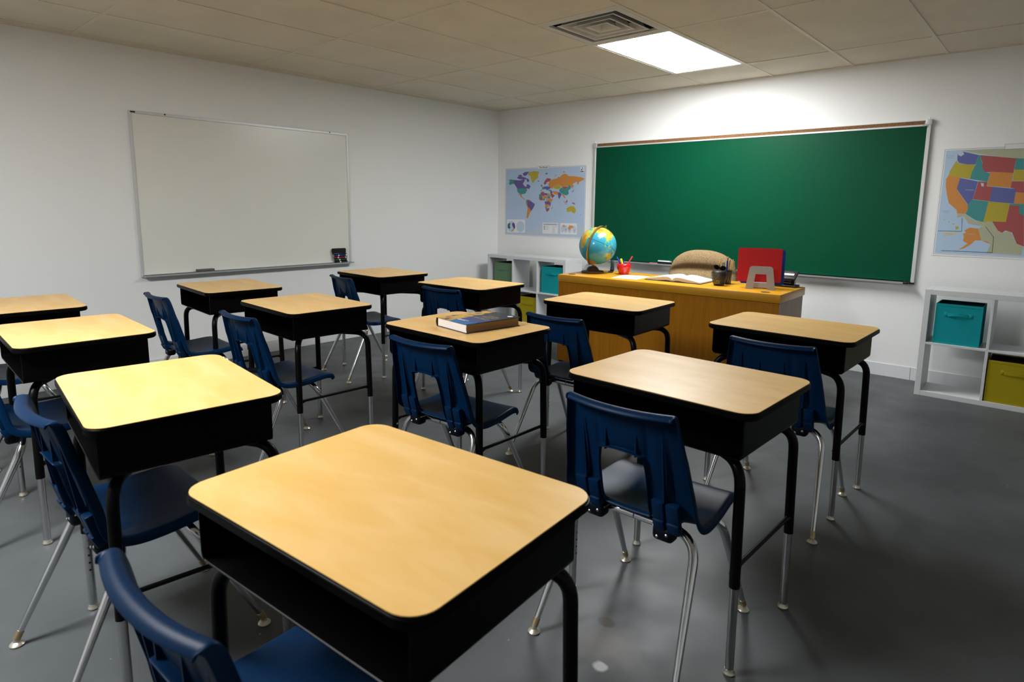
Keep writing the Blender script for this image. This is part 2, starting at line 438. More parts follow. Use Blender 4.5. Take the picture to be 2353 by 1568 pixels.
for k, c in dict(paper=(.80, .81, .82), T=(.05, .28, .28), P=(.13, .09, .31), L=(.50, .58, .68), Y=(.46, .38, .03), O=(.62, .25, .05), R=(.38, .08, .08), B=(.11, .13, .36),
                 K=(.05, .07, .14), W=(.78, .79, .80), c=(.50, .60, .76), t=(.03, .13, .13), p=(.10, .06, .25), y=(.55, .45, .05), o=(.70, .30, .06), k=(.03, .03, .04),
                 g=(.36, .42, .50), sea=(.44, .57, .76), sea2=(.42, .57, .74), N=(.44, .45, .30), n=(.55, .55, .35)).items():
    M['map_'+k] = mat('map_ink_'+{'k': 'black', 'c': 'pale_blue', 't': 'deep_teal', 'p': 'deep_violet', 'y': 'yellow', 'o': 'orange'}.get(k, k.lower()), c, .45)

# ------------------------------------------------------------------ room shell
bm = new(); add_box(bm, -.1, XR+.1, YF-.1, .1, -.1, 0); struct('floor', bm, M['floor'], smooth=False)
bm = new(); add_box(bm, -.12, 0, YF, .12, 0, H+.3); struct('wall_left', bm, M['wall'], smooth=False)
bm = new(); add_box(bm, 0, XR, 0, .12, 0, H+.3); struct('wall_back', bm, M['wall'], smooth=False)
bm = new(); add_box(bm, XR, XR+.12, YF, .12, 0, H+.3); struct('wall_right', bm, M['wall'], smooth=False)
bm = new(); add_box(bm, 0, XR, YF-.12, YF, 0, H+.3); struct('wall_front', bm, M['wall'], smooth=False)

xs = [0]+[GX0+G*k for k in range(-1, 12) if 0 < GX0+G*k < XR-.05]+[XR]
ys = sorted([0, YF]+[GY0-2*G*k for k in range(0, 8) if GY0-2*G*k > YF+.05])
VX0, VX1, VY0, VY1 = GX0+3*G, GX0+4*G, GY0-3*G, GY0-2*G        # air vent cell
LCELLS = [(GX0+3*G, GY0-2*G), (GX0+3*G, GY0-10*G)]              # lamp cells
bm = new(); bg = new()
for i in range(len(xs)-1):
    for j in range(len(ys)-1):
        x0, x1, y0, y1 = xs[i], xs[i+1], ys[j], ys[j+1]
        if any(abs(x0-a) < .01 and abs(y0-b) < .01 for a, b in LCELLS): continue
        if abs(x0-VX0) < .01 and abs(y1-VY1) < .01: y1 = VY0
        pit = abs(x0-(GX0+4*G)) < .01 and abs(y0-(GY0-2*G)) < .01
        rise = random.uniform(.002, .005)
        add_box(bm, x0+.003, x1-.003, y0+.003, y1-.003, H+rise, H+.02, mi=1 if pit else 0)
add_box(bm, -.1, XR+.1, YF-.1, .1, H+.16, H+.3, mi=2)
struct('ceiling', bm, [M['tile'], M['tile_pit'], M['gap']], smooth=False)
w = .0115
for x in xs[1:-1]: add_box(bg, x-w, x+w, YF, 0, H-.0015, H+.012)
for y in ys[1:-1]:
    for i in range(len(xs)-1): add_box(bg, xs[i]+(w if i else 0), xs[i+1]-(w if i < len(xs)-2 else 0), y-w, y+w, H-.001, H+.012)
add_box(bg, VX0+w, VX1-w, VY0-w, VY0+w, H-.001, H+.012)
struct('trim_1', bg, M['tbar'], smooth=False)
bg = new()                                                       # wall angle round the edge
add_box(bg, 0, .018, YF, 0, H-.004, H+.01); add_box(bg, .018, XR, -.018, 0, H-.004, H+.01)
add_box(bg, XR-.018, XR, YF, -.018, H-.004, H+.01); add_box(bg, .018, XR-.018, YF, YF+.018, H-.004, H+.01)
struct('trim_2', bg, M['tbar'], smooth=False)

def baseboard(name, horiz, a, b, seams):
    bm = new(); s = [a]+seams+[b]
    for p, q in zip(s, s[1:]):
        if horiz: add_box(bm, p+.0012, q-.0012, -.006, -.0002, 0, .1015, .0015, 1)
        else: add_box(bm, .0002, .006, p+.0012, q-.0012, 0, .1015, .0015, 1)
    struct(name, bm, M['base'], smooth=False)
baseboard('baseboard_back', True, .006, XR, [1.93, 3.15, 4.37, 5.6])
baseboard('baseboard_left', False, YF, -.006, [-7.2, -5.98, -4.76, -3.46, -2.24, -1.02])
bm = new(); add_box(bm, XR-.006, XR-.0002, YF, -.006, 0, .1015); struct('baseboard_right', bm, M['base'], smooth=False)
bm = new(); add_box(bm, .006, XR-.006, YF+.0002, YF+.006, 0, .1015); struct('baseboard_front', bm, M['base'], smooth=False)

# ------------------------------------------------------------------ ceiling lamps and vent
def lamp(x0, y0, label, glow):
    x1, y1 = x0+G, y0+2*G
    t = thing('ceiling_light', label, 'ceiling light', ((x0+x1)/2, (y0+y1)/2, H), 0, 'recessed ceiling lights')
    hx, hy = G/2-.004, G-.004
    bm = new(); r = .028
    for a in ((-hx, -hx+r, -hy, hy), (hx-r, hx, -hy, hy), (-hx+r, hx-r, -hy, -hy+r), (-hx+r, hx-r, hy-r, hy)): add_box(bm, *a, .001, .02)
    add_box(bm, -hx, hx, -hy, hy, .06, .10)
    obj('frame', bm, M['white_metal'], t, smooth=False)
    bm = new(); add_box(bm, -hx+r, hx-r, -hy+r, hy-r, .006, .012); obj('diffuser', bm, glow, t, smooth=False)
    return t
lamp(*LCELLS[0], 'lit rectangular ceiling light panel beside the air vent above the green chalkboard', M['lamp_front'])
lamp(*LCELLS[1], 'lit rectangular ceiling light panel behind the camera over the desk rows', M['lamp'])

t = thing('air_vent', 'square white ceiling air vent with nested louvres and sooty streaks beside the lit panel', 'air vent', ((VX0+VX1)/2, (VY0+VY1)/2, H))
bm = new(); h = G/2-.014; q = .245
for a in ((-h, -q, -h, h), (q, h, -h, h), (-q, q, -h, -q), (-q, q, q, h)): add_box(bm, *a, -.001, .012)
obj('frame', bm, M['vent'], t, smooth=False)
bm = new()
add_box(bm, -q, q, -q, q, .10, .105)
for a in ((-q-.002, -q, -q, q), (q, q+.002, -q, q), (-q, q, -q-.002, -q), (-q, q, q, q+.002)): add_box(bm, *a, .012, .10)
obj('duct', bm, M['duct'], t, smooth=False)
for a in (.192, .126, .066):
    bm = new()
    A = [(-1, -1), (1, -1), (1, 1), (-1, 1)]; b = a-.026; th = .003
    lo = [bm.verts.new((sx*a, sy*a, .004)) for sx, sy in A]; hi = [bm.verts.new((sx*b, sy*b, .050)) for sx, sy in A]
    lip = [bm.verts.new((sx*(a+.015), sy*(a+.015), .001)) for sx, sy in A]
    for i in range(4):
        j = (i+1) % 4
        bm.faces.new((lo[i], lo[j], hi[j], hi[i])); bm.faces.new((lip[i], lip[j], lo[j], lo[i]))
    if a < .1: bm.faces.new(hi)
    def md(o):
        s = o.modifiers.new('s', 'SOLIDIFY'); s.thickness = .003
    obj('louvre', bm, M['vent'], t, smooth=False, bake_mods=md)
# ------------------------------------------------------------------ student desk
def u_profile(w, z0, z1, r, n=5):
    """open-topped U outline, outer side, from top left down round to top right"""
    p = [(-w, z1)]
    for k in range(n+1):
        a = PI+PI/2*k/n; p.append((-w+r+r*math.cos(a), z0+r+r*math.sin(a)))
    for k in range(n+1):
        a = -PI/2+PI/2*k/n; p.append((w-r+r*math.cos(a), z0+r+r*math.sin(a)))
    p.append((w, z1)); return p

def make_desk():
    t = thing('student_desk', '', 'desk', (0, 0, 0), 0, 'student desks')
    bm = new(); add_prism(bm, rrect(.622, .472, .05), .7495, .7708)
    es = [e for e in bm.edges if abs(e.verts[0].co.z-e.verts[1].co.z) < 1e-6]
    bmesh.ops.bevel(bm, geom=es, offset=.004, segments=3, affect='EDGES')
    obj('edge_moulding', bm, M['edge'], t, ang=50)
    bm = new(); add_prism(bm, rrect(.615, .465, .047), .7706, .7722); obj('desktop', bm, M['maple'], t, smooth=False)
    # open fronted sheet metal book box
    bm = new(); o = u_profile(.281, .633, .7497, .016); i = u_profile(.2785, .6355, .7497, .0135)
    y0, y1 = -.212, .200
    ring = []
    for y in (y0, y1): ring.append(([bm.verts.new((x, y, z)) for x, z in o], [bm.verts.new((x, y if y < 0 else y-.003, z)) for x, z in i]))
    n = len(o)
    for k in range(n-1):
        bm.faces.new((ring[0][0][k], ring[0][0][k+1], ring[1][0][k+1], ring[1][0][k]))
        f = bm.faces.new((ring[0][1][k], ring[1][1][k], ring[1][1][k+1], ring[0][1][k+1])); f.material_index = 1
        bm.faces.new((ring[0][0][k], ring[0][1][k], ring[0][1][k+1], ring[0][0][k+1]))
    bm.faces.new(ring[1][0]); f = bm.faces.new(ring[1][1]); f.material_index = 1
    bmesh.ops.recalc_face_normals(bm, faces=bm.faces)
    add_tube(bm, [(x*.998, y0, z) for x, z in u_profile(.2795, .6345, .7495, .015)], .0022, 6)     # rolled front lip
    obj('book_box', bm, [M['black'], M['black_shade']], t, ang=40)
    bm = new(); add_box(bm, -.10, -.06, .1955, .1972, .700, .7025); obj('label_slot', bm, M['steel'], t, smooth=False)
    for s in (-1, 1):
        bm = new(); X = s*.268; ya, yb = -.195, .212; zt = .6175
        path = fillet([(s*.276, ya, .265), (s*.270, ya+.004, zt), (s*.10, ya+.115, zt), (s*.10, yb-.115, zt), (s*.270, yb-.004, zt), (s*.276, yb, .265)], .07, 8)
        add_tube(bm, path, .0148, 14)
        add_tube(bm, [(s*.2755, ya+.008, .318), (s*.2755, ya+.03, .322), (s*.2755, yb-.03, .322), (s*.2755, yb-.008, .318)], [.011, .0068, .0068, .011], 8)
        fr = obj('leg_frame', bm, M['black'], t, ang=50)
        for y in (ya, yb):
            bm = new(); add_tube(bm, [(s*.276, y, .28), (s*.278, y, .012)], .0122, 14)
            for z in (.24, .215, .19, .165, .14):
                add_lathe(bm, [(.0036, 0), (.0036, .0006)], 8, mi=1, mx=Matrix.Translation((s*(.277-.0119), y, z)) @ Matrix.Rotation(-s*PI/2, 4, 'Y'))
            add_lathe(bm, [(.0035, 0), (.0045, .002), (.003, .004)], 8, mi=0, mx=Matrix.Translation((s*(.276-.0142), y, .30)) @ Matrix.Rotation(-s*PI/2, 4, 'Y'))
            obj('leg_extension', bm, [M['steel'], M['hole']], fr, ang=50)
            bm = new(); add_lathe(bm, [(.010, .0), (.0155, .002), (.0165, .006), (.014, .011), (.0128, .018)], 14, (s*.278, y, 0)); obj('glide', bm, M['glide'], fr)
    return t

# ------------------------------------------------------------------ student chair
def chair_shell():
    rows = [(-.231, .746, .158, .022), (-.225, .7565, .160, .022), (-.2125, .7620, .163, .023), (-.199, .756, .165, .023), (-.190, .725, .169, .024), (-.182, .688, .175, .024),
            (-.174, .650, .181, .024), (-.1695, .632, .184, .025), (-.166, .620, .186, .026), (-.157, .572, .192, .028), (-.146, .525, .198, .029), (-.1425, .510, .200, .028), (-.139, .494, .202, .027),
            (-.130, .461, .207, .024), (-.115, .437, .211, .020), (-.085, .421, .213, .016), (-.04, .4135, .212, .013), (.03, .4135, .207, .012), (.09, .420, .203, .011),
            (.145, .4275, .198, .009), (.18, .4275, .195, .006), (.203, .418, .192, .004), (.211, .398, .190, .003)]
    hx = .077
    cols = [0, .55*hx, hx-.010, hx, hx+.010]
    fr = [.28, .42, .48, .54, .72, .9, 1]
    nr = len(rows); bm = new(); grid = []
    for i, (y, z, w, d) in enumerate(rows):
        a = rows[max(i-1, 0)]; b = rows[min(i+1, nr-1)]
        t = Vector((0, b[0]-a[0], b[1]-a[1])).normalized(); nrm = Vector((0, -t.z, t.y))
        if i <= 4: nrm = Vector((0, .985, .17))
        half = []
        xsn = [(x, None) for x in cols]+[(hx+.010+(w-hx-.010)*f, f) for f in fr]
        for x, f in xsn:
            off = d*(x/w)**2
            fade = max(0, min(1, (z-.47)/.05))*max(0, min(1, (.70-z)/.09)) if i <= 13 else 0
            if f == .48: off += .011*fade
            if x == hx and 4 <= i <= 8: off += .009*max(0, min(1, (.735-z)/.07))
            if f in (.28, .42, .48) and 11 < i < 16: off -= (.005, .007, .010, .008)[i-12]
            kx, kz = (.90, -.006) if (i == 8 and x == hx) else (1, .008 if x == 0 else .006) if (i == 8 and x < hx-.012) else (1, 0)
            half.append(Vector((x*kx, y, z+kz))+nrm*off)
        e = half[-1]
        half.append(e+Vector((.0035, 0, 0))-nrm*min(.010, .003+.003*i)); half.append(e+Vector((.0045, 0, 0))-nrm*(.004, .010, .018, .024)[i] if i < 4 else e+Vector((.0045, 0, 0))-nrm*.026)
        row = [Vector((-p.x, p.y, p.z)) for p in half[:0:-1]]+half
        grid.append([bm.verts.new(p) for p in row])
    nc = len(grid[0]); mid = nc//2; hole = []
    for i in range(nr-1):
        for j in range(nc-1):
            cx = (grid[i][j].co.x+grid[i][j+1].co.x)/2
            if 8 <= i < 14 and abs(cx) < hx: continue
            bm.faces.new((grid[i][j], grid[i+1][j], grid[i+1][j+1], grid[i][j+1]))
    for v in [v for v in bm.verts if not v.link_faces]: bm.verts.remove(v)
    be = [e for e in bm.edges if len(e.link_faces) == 1 and all(abs(v.co.x) <= hx+.001 and   .43 < v.co.z < .63 for v in e.verts)]
    r = bmesh.ops.extrude_edge_only(bm, edges=be)
    for v in [g for g in r['geom'] if isinstance(g, bmesh.types.BMVert)]:
        v.co += Vector((0, -.024, .002)) if v.co.z > .605 else Vector((0, -.015, -.003)) if v.co.z > .445 else Vector((0, -.010, -.010))
        v.co.x *= .985
    bmesh.ops.recalc_face_normals(bm, faces=bm.faces)
    return bm

def make_chair():
    t = thing('student_chair', '', 'chair', (0, 0, 0), 0, 'student chairs')
    def md(o):
        s = o.modifiers.new('s', 'SOLIDIFY'); s.thickness = .0048; s.offset = 0
        s = o.modifiers.new('u', 'SUBSURF'); s.levels = 2; s.render_levels = 2
    sh = obj('seat_shell', chair_shell(), M['navy'], t, ang=None, bake_mods=md)
    bm = new(); bm.from_mesh(sh.data); tl = Matrix.Rotation(.25, 3, 'X')
    for s in (-1, 1):
        for x0, x1 in ((.086, .122), (.128, .166)):
            add_obox(bm, Vector((s*(x0+x1)/2, -.134, .471)), tl, (x1-x0)/2, .0105, .030, .004, 2)      # stepped lower back panels
            add_obox(bm, Vector((s*(x0+x1)/2, -.1225, .425)), Matrix.Rotation(.42, 3, 'X'), (x1-x0)/2, .013, .020, .006, 2)
        for x, za, zb in ((.048, .705, .618), (.125, .70, .50)):
            ys = lambda z: -.199+(.756-z)*.233
            add_prism(bm, [(ys(za)+.004, za), (ys(zb)-.013, zb), (ys(zb)+.006, zb)], s*x-.0022, s*x+.0022, Matrix(((0, 0, 1, 0), (1, 0, 0, 0), (0, 1, 0, 0), (0, 0, 0, 1))))
    bm.to_mesh(sh.data); bm.free(); sh.data.polygons.foreach_set('use_smooth', [True]*len(sh.data.polygons)); sh.data.set_sharp_from_angle(angle=.7)
    for s in (-1, 1):
        for k, (fx, fy, by) in enumerate(((.229, -.258, -.072), (.218, .274, .088))):
            bm = new()
            path = fillet([(s*fx, fy, .020), (s*.192, by, .394), (s*.002, by, .394)], .085, 10)
            n = len(path); L0 = path[0]
            R = [min(.0132, .0085+.0047*min(1, (p-L0).length/.22)) for p in path]
            add_tube(bm, path, R, 14)
            lg = obj('leg', bm, M['chrome'], t, ang=60)
            bm = new(); d = Vector((s*fx, fy, .02)); u = (path[1]-path[0]).normalized()
            add_tube(bm, [d+u*.002, d+u*.027], [.0105, .0102], 12)
            obj('ferrule', bm, M['brass'], lg, ang=50)
            bm = new(); add_lathe(bm, [(.012, 0), (.0185, .0015), (.0195, .005), (.016, .009), (.009, .013), (.008, .022)], 14, (s*fx, fy-.0 , 0)); obj('glide', bm, M['glide'], lg)
        bm = new(); add_box(bm, s*.112-.032, s*.112+.032, -.128, -.080, .370, .416, .014, 3); mb = obj('mounting_block', bm, M['navy_dark'], t)
        for q in (-.014, .014):
            bm = new(); add_lathe(bm, [(.0045, 0), (.0045, .0012), (.002, .003)], 10, mx=Matrix.Translation((s*.112+q, -.1275, .390+q*.4)) @ Matrix.Rotation(PI/2, 4, 'X')); obj('rivet', bm, M['steel'], mb)
        bm = new(); add_box(bm, s*.108-.030, s*.108+.030, -.118, .11, .4045, .4085, .001, 1); obj('seat_bracket', bm, M['brass'], t, smooth=False)
    return t

DESKS = dict(A=(4.2779, -4.87, .0811), B=(3.2492, -4.8906, -.112), C=(2.1081, -4.8479, -.0462), D=(1.1631, -4.8479, -.0657), E=(1.1332, -3.7669, -.0778), F=(2.1324, -3.7987, -.0397),
             G=(1.137, -2.5564, -.0308), H=(2.1248, -2.5438, .0382), I=(3.2152, -3.6372, -.009), J=(3.2581, -2.5594, .0421), K=(4.3121, -3.7405, -.0277), M=(4.2692, -2.5931, -.0162))
DLAB = dict(
    A='student desk nearest the camera, its maple top filling the bottom centre',
    B='student desk with the palest washed-out maple top, left of the nearest desk',
    C='student desk at the left edge, second from the whiteboard wall in the front-most row',
    D='student desk cut off by the left edge, beside the whiteboard wall',
    E='student desk under the grey felt eraser end of the whiteboard tray',
    F='student desk between the one under the whiteboard and the one with the blue book',
    G='student desk below the stacked markers at the right end of the whiteboard',
    H='student desk in front of the left white shelf and its sage bin',
    I='student desk carrying the thick blue book',
    J='student desk just in front of the middle of the oak teacher desk',
    K='student desk with a white ceiling-light glare across its maple top',
    M='student desk in front of the right end of the oak teacher desk')
CHAIRS = dict(I=(3.2711, -3.7707, .0715), K=(4.2925, -3.9168, .023), M=(4.3079, -2.7907, .0246), J=(3.3094, -2.9421, .0179), H=(2.1302, -2.639, .0361), G=(1.1521, -2.7334, -.1583),
              F=(2.1926, -4.0032, .0083), E=(1.2339, -4.0406, -.0303), B=(3.2101, -4.9957, .0097), A=(4.2677, -5.074, .0426), C=(2.09, -4.99, -.05), D=(1.16, -4.915, -.06))
CLAB = dict(
    A='navy plastic chair nearest the camera, its back cut by the bottom edge',
    B='navy plastic chair under the desk with the palest top, its back beside the left edge',
    C='navy plastic chair under the second desk from the left edge, its seat showing',
    D='navy plastic chair under the desk cut off by the left edge',
    E='navy plastic chair against the white wall left of the desk under the whiteboard',
    F='navy plastic chair at the desk between the whiteboard desk and the blue-book desk',
    G='navy plastic chair at the desk below the whiteboard markers',
    H='navy plastic chair behind the thick blue book, at the desk by the left shelf',
    I='navy plastic chair tucked under the desk carrying the thick blue book',
    J='navy plastic chair at the desk in front of the oak teacher desk',
    K='navy plastic chair with a sheen on its seat, under the desk with the white glare',
    M='navy plastic chair at the student desk nearest the right shelf')
d0 = make_desk(); c0 = make_chair()
for i, (k, (x, y, a)) in enumerate(DESKS.items()):
    o = d0 if i == 0 else copy_tree(d0)
    o.location = (x, y, 0); o.rotation_euler.z = a; o['label'] = DLAB[k]
for i, (k, (x, y, a)) in enumerate(CHAIRS.items()):
    o = c0 if i == 0 else copy_tree(c0)
    o.location = (x, y, 0); o.rotation_euler.z = a; o['label'] = CLAB[k]

# ------------------------------------------------------------------ whiteboard
t = thing('whiteboard', 'large whiteboard with thin aluminium frame and tray on the left wall', 'whiteboard', (0, -3.006, .74))
W2, WH = .919, 1.217
bm = new(); add_box(bm, .001, .012, -W2+.01, W2-.01, .02, WH-.01); obj('panel', bm, M['whiteboard'], t, smooth=False)
bm = new(); f = .021
add_box(bm, 0, .018, -W2, -W2+f, 0, WH, .002, 1); add_box(bm, 0, .018, W2-f, W2, 0, WH, .002, 1)
add_box(bm, 0, .018, -W2+f, W2-f, WH-f, WH, .002, 1); add_box(bm, 0, .018, -W2+f, W2-f, 0, f, .002, 1)
obj('frame', bm, M['alu_flat'], t, smooth=False)
bm = new()
add_prism(bm, [(.012, .016), (.012, .004), (.066, .004), (.070, .017), (.067, .017), (.064, .008), (.018, .008), (.018, .016)], -W2+.012, W2-.005, Matrix(((1, 0, 0, 0), (0, 0, 1, 0), (0, 1, 0, 0), (0, 0, 0, 1))))
obj('tray', bm, M['alu_flat'], t, smooth=False)
bm = new(); add_box(bm, .0178, .0195, -W2+.012, -W2+.045, WH-.016, WH-.005); add_box(bm, .0178, .020, -W2+.24, -W2+.25, WH-.012, WH-.001); add_box(bm, .0178, .020, W2-.2, W2-.19, WH-.012, WH-.001)
obj('clip', bm, M['black_plastic'], t, smooth=False)

def marker(col, y0, y1, x, z, label, name='dry_erase_marker'):
    t = thing(name, label, 'marker', (x, (y0+y1)/2, z), 0, 'stacked dry-erase markers')
    L = y1-y0; mx = Matrix.Rotation(-PI/2, 4, 'X'); r = .0088
    def lp(prof, nm, m):
        bm = new(); add_lathe(bm, prof, 14, mx=mx); return obj(nm, bm, m, t)
    lp([(.006, -L/2), (r*.98, -L/2+.002), (r, -L/2+.038), (r*.75, -L/2+.040)], 'cap', col)
    lp([(r*.86, -L/2+.039), (r*.9, -L/2+.052)], 'collar', M['map_W'])
    lp([(r*.95, -L/2+.052), (r*.95, L/2-.014)], 'barrel', col)
    lp([(r*.9, L/2-.014), (r*.8, L/2)], 'end_plug', M['map_W'])
    return t
mk_blue = mat('marker_blue', (.008, .02, .22), .25); mk_red = mat('marker_red', (.24, .005, .01), .25); mk_green = mat('marker_green', (.004, .07, .02), .25); mk_black = mat('marker_black', (.01, .01, .013), .25)
tb = .748
hold = thing('marker_caddy', 'black marker caddy at the right end of the whiteboard tray', 'marker holder', (.03, -2.216, tb))
bm = new(); add_box(bm, -.012, .030, -.10, .085, .0002, .004, .001, 1)
for zz in (.0225, .0435, .0645): add_box(bm, -.012, -.003, -.06, .075, zz-.0015, zz+.0015)
add_box(bm, -.0125, -.010, -.06, .075, .004, .085)
obj('rack', bm, M['black_plastic'], hold, smooth=False)
for i, (c, nm, dy) in enumerate(((mk_black, 'black', .012), (mk_green, 'green', .004), (mk_red, 'red', -.012), (mk_blue, 'blue', -.006))):
    marker(c, -2.285+dy, -2.15+dy, .0385, tb+.0135+.0205*i, f'{nm} dry-erase marker in the stack on the whiteboard tray')
e = thing('whiteboard_eraser', 'charcoal eraser topping the marker stack on the whiteboard', 'eraser', (.034, -2.232, tb+.0855))
bm = new(); add_box(bm, -.020, .014, -.068, .068, 0, .012, .003, 2); obj('backing', bm, M['black_plastic'], e)
bm = new(); add_box(bm, -.022, .016, -.072, .066, .012, .056, .008, 3); obj('felt_pad', bm, mat('charcoal_felt', (.022, .022, .022), .95, spec=.1), e)
e = thing('felt_eraser', 'flat grey felt eraser lying on the whiteboard tray', 'eraser', (.041, -3.47, tb))
bm = new(); add_box(bm, -.021, .021, -.066, .066, .0002, .022, .003, 2); obj('felt_pad', bm, mat('grey_felt', (.10, .10, .105), .95, spec=.1, var=(200, .3)), e)
bm = new(); add_box(bm, -.0205, .0205, -.066, .066, .022, .030, .003, 2); obj('backing', bm, mat('grey_felt_back', (.15, .15, .155), .8), e)

# ------------------------------------------------------------------ chalkboard
CX0, CX1, CZ0, CZ1 = 1.382, 4.333, .745, 1.952
t = thing('chalkboard', 'wide green chalkboard with cork rail and aluminium frame on the back wall', 'chalkboard', ((CX0+CX1)/2, 0, CZ0))
w = (CX1-CX0)/2; h = CZ1-CZ0
bm = new(); add_box(bm, -w+.005, w-.005, -.012, -.001, .01, h-.02); obj('panel', bm, M['green'], t, smooth=False)
bm = new(); f = .026
add_box(bm, -w, -w+f, -.022, 0, .01, h, .003, 1); add_box(bm, w-f, w, -.022, 0, .01, h, .003, 1)
add_box(bm, -w+f, w-f, -.019, 0, h-.043, h-.030, .001, 1); add_box(bm, -w+f, w-f, -.016, 0, h-.004, h, .001, 1)
obj('frame', bm, M['alu_flat'], t, smooth=False)
bm = new(); add_box(bm, -w+f, w-f, -.015, -.001, h-.030, h-.004); obj('cork_rail', bm, M['cork'], t, smooth=False)
bm = new()
add_prism(bm, [(-.006, .018), (-.006, .002), (-.066, .002), (-.070, .016), (-.067, .016), (-.063, .007), (-.012, .007), (-.012, .018)], -w+.03, w-.065, Matrix(((0, 0, 1, 0), (1, 0, 0, 0), (0, 1, 0, 0), (0, 0, 0, 1))))
obj('chalk_tray', bm, M['alu_flat'], t, smooth=False)
for s in (-1, 1):
    bm = new(); a, b = (w-.065, w-.03) if s > 0 else (-w, -w+.03)
    add_box(bm, a, b, -.072, -.001, .0, .020, .003, 2)
    if s > 0: add_box(bm, w-.03, w, -.026, 0, -.002, .010, .002, 1)
    obj('tray_end_cap', bm, M['black_plastic'], t)
    bm = new(); x = s*(w-.016)
    add_box(bm, x-.020, x+.020, -.030, -.001, h-.036, h+.004, .003, 2)
    add_tube(bm, fillet([(x-s*.022, -.018, h-.01), (x-s*.026, -.034, h-.05), (x-s*.03, -.046, h-.035)], .01, 4), .003, 6)
    add_tube(bm, [(x, -.018, h), (x, -.018, h+.02)], .0035, 6)
    obj('map_hook', bm, M['alu_flat'], t)
e = thing('chalkboard_eraser', 'black chalkboard eraser with white label on the chalk tray left of the tweed chair', 'eraser', (2.262, -.041, .7565), 0); e.rotation_euler.x = -.16
bm = new(); add_box(bm, -.066, .066, -.023, .023, .0002, .020, .002, 1); obj('felt_pad', bm, mat('black_felt', (.008, .008, .009), .95, spec=.1), e, smooth=False)
bm = new(); add_box(bm, -.065, .065, -.0225, .0225, .020, .034, .004, 2); obj('backing', bm, M['map_W'], e)
bm = new(); add_box(bm, -.056, -.012, -.012, .012, .0338, .0345); obj('red_print', bm, mk_red, e, smooth=False)
bm = new(); add_lathe(bm, [(.004, -.045), (.0052, -.044), (.0052, .044), (.004, .045)], 10, mx=Matrix.Rotation(PI/2, 4, 'Y')); o = obj('chalk_stick', bm, mat('pink_chalk', (.62, .20, .22), .9)); o.location = (2.14, -.030, .7575)
tag(o, 'pink chalk stick lying on the chalk tray beside the eraser', 'chalk')
# ------------------------------------------------------------------ cube shelves and bins
def cube_shelf(x0, y0, label):
    W, HT, D, a, b = 1.117, .757, .292, .035, .016
    t = thing('cube_shelf', label, 'shelf', (x0, y0, 0))
    c = (W-2*a-2*b)/3; zs = (HT-2*a-b)/2
    def part(n, *bx):
        bm = new(); add_box(bm, *bx, .0012, 1); return obj(n, bm, M['shelf'], t, smooth=False)
    part('top_panel', a, W, 0, D, HT-a, HT); part('bottom_panel', a, W-a, 0, D, 0, a)
    part('side_panel', 0, a, 0, D, 0, HT); part('side_panel', W-a, W, 0, D, 0, HT-a)
    part('middle_shelf', a, W-a, .001, D, a+zs, a+zs+b)
    for k in (1, 2):
        x = a+c*k+b*(k-1)
        part('divider', x, x+b, .001, D, a, a+zs); part('divider', x, x+b, .001, D, a+zs+b, HT-a)
    bm = new(); add_lathe(bm, [(.005, 0), (.005, .0012)], 10, mx=Matrix.Translation((W, .03, HT-.04)) @ Matrix.Rotation(PI/2, 4, 'Y')); add_lathe(bm, [(.005, 0), (.005, .0012)], 10, mx=Matrix.Translation((W, D-.04, HT-.04)) @ Matrix.Rotation(PI/2, 4, 'Y'))
    obj('screw_cap', bm, M['steel'], t)
    return a, b, c, zs
def bin_(x, y, z, w, d, h, m, mi, label, bulge=.004):
    t = thing('storage_bin', label, 'storage bin', (x, y, z), 0, 'fabric storage bins')
    bm = new(); th = .004
    add_box(bm, -w/2, w/2, 0, th, 0, h, .0015, 1); add_box(bm, -w/2, w/2, d-th, d, 0, h, .0015, 1)
    add_box(bm, -w/2, -w/2+th, th, d-th, 0, h); add_box(bm, w/2-th, w/2, th, d-th, 0, h); add_box(bm, -w/2+th, w/2-th, th, d-th, 0, th)
    for z0 in (h-.016, ): add_box(bm, -w/2-.0008, w/2+.0008, -.0012, .001, z0, h, .0006, 1)
    for s in (-1, 1): add_box(bm, s*(w/2-.004)-.005, s*(w/2-.004)+.005, -.0012, .001, .004, h-.02, .0006, 1)
    add_box(bm, -w/2, w/2, -.0012, .001, 0, .008, .0006, 1)
    obj('body', bm, m, t, smooth=False)
    bm = new(); q = .0006
    add_box(bm, -w/2+th, w/2-th, d-th-q, d-th, th, h-.004); add_box(bm, -w/2+th, -w/2+th+q, th, d-th, th, h-.004); add_box(bm, w/2-th-q, w/2-th, th, d-th, th, h-.004); add_box(bm, -w/2+th, w/2-th, th, th+q, th, h-.004)
    obj('shaded_inside', bm, mi, t, smooth=False)  # thin inner sheets whose dark colour stands in for shade
    bm = new(); hz = h*.74; hw = .068; n = 9
    for s in (-1, 1): add_box(bm, s*hw-.011, s*hw+.011, -.003, .0005, hz-.014, hz+.014, .001, 1)
    pts = []
    for k in range(n): u = -1+2*k/(n-1); pts.append((u*(hw-.008), -.003-bulge*3*(1-u*u), hz+.010*(1-u*u)*bulge/.004-.004))
    lo = [[bm.verts.new((p[0], p[1]+dy, p[2]+dz)) for p in pts] for dy, dz in ((0, -.011), (0, .011), (.002, .011), (.002, -.011))]
    for a in range(4):
        for k in range(n-1): bm.faces.new((lo[a][k], lo[a][k+1], lo[(a+1) % 4][k+1], lo[(a+1) % 4][k]))
    bm.faces.new([l[0] for l in lo]); bm.faces.new([l[-1] for l in lo][::-1]); bmesh.ops.recalc_face_normals(bm, faces=bm.faces)
    obj('handle', bm, m, t, ang=50)
    return t
LX, LY = .218, -.402
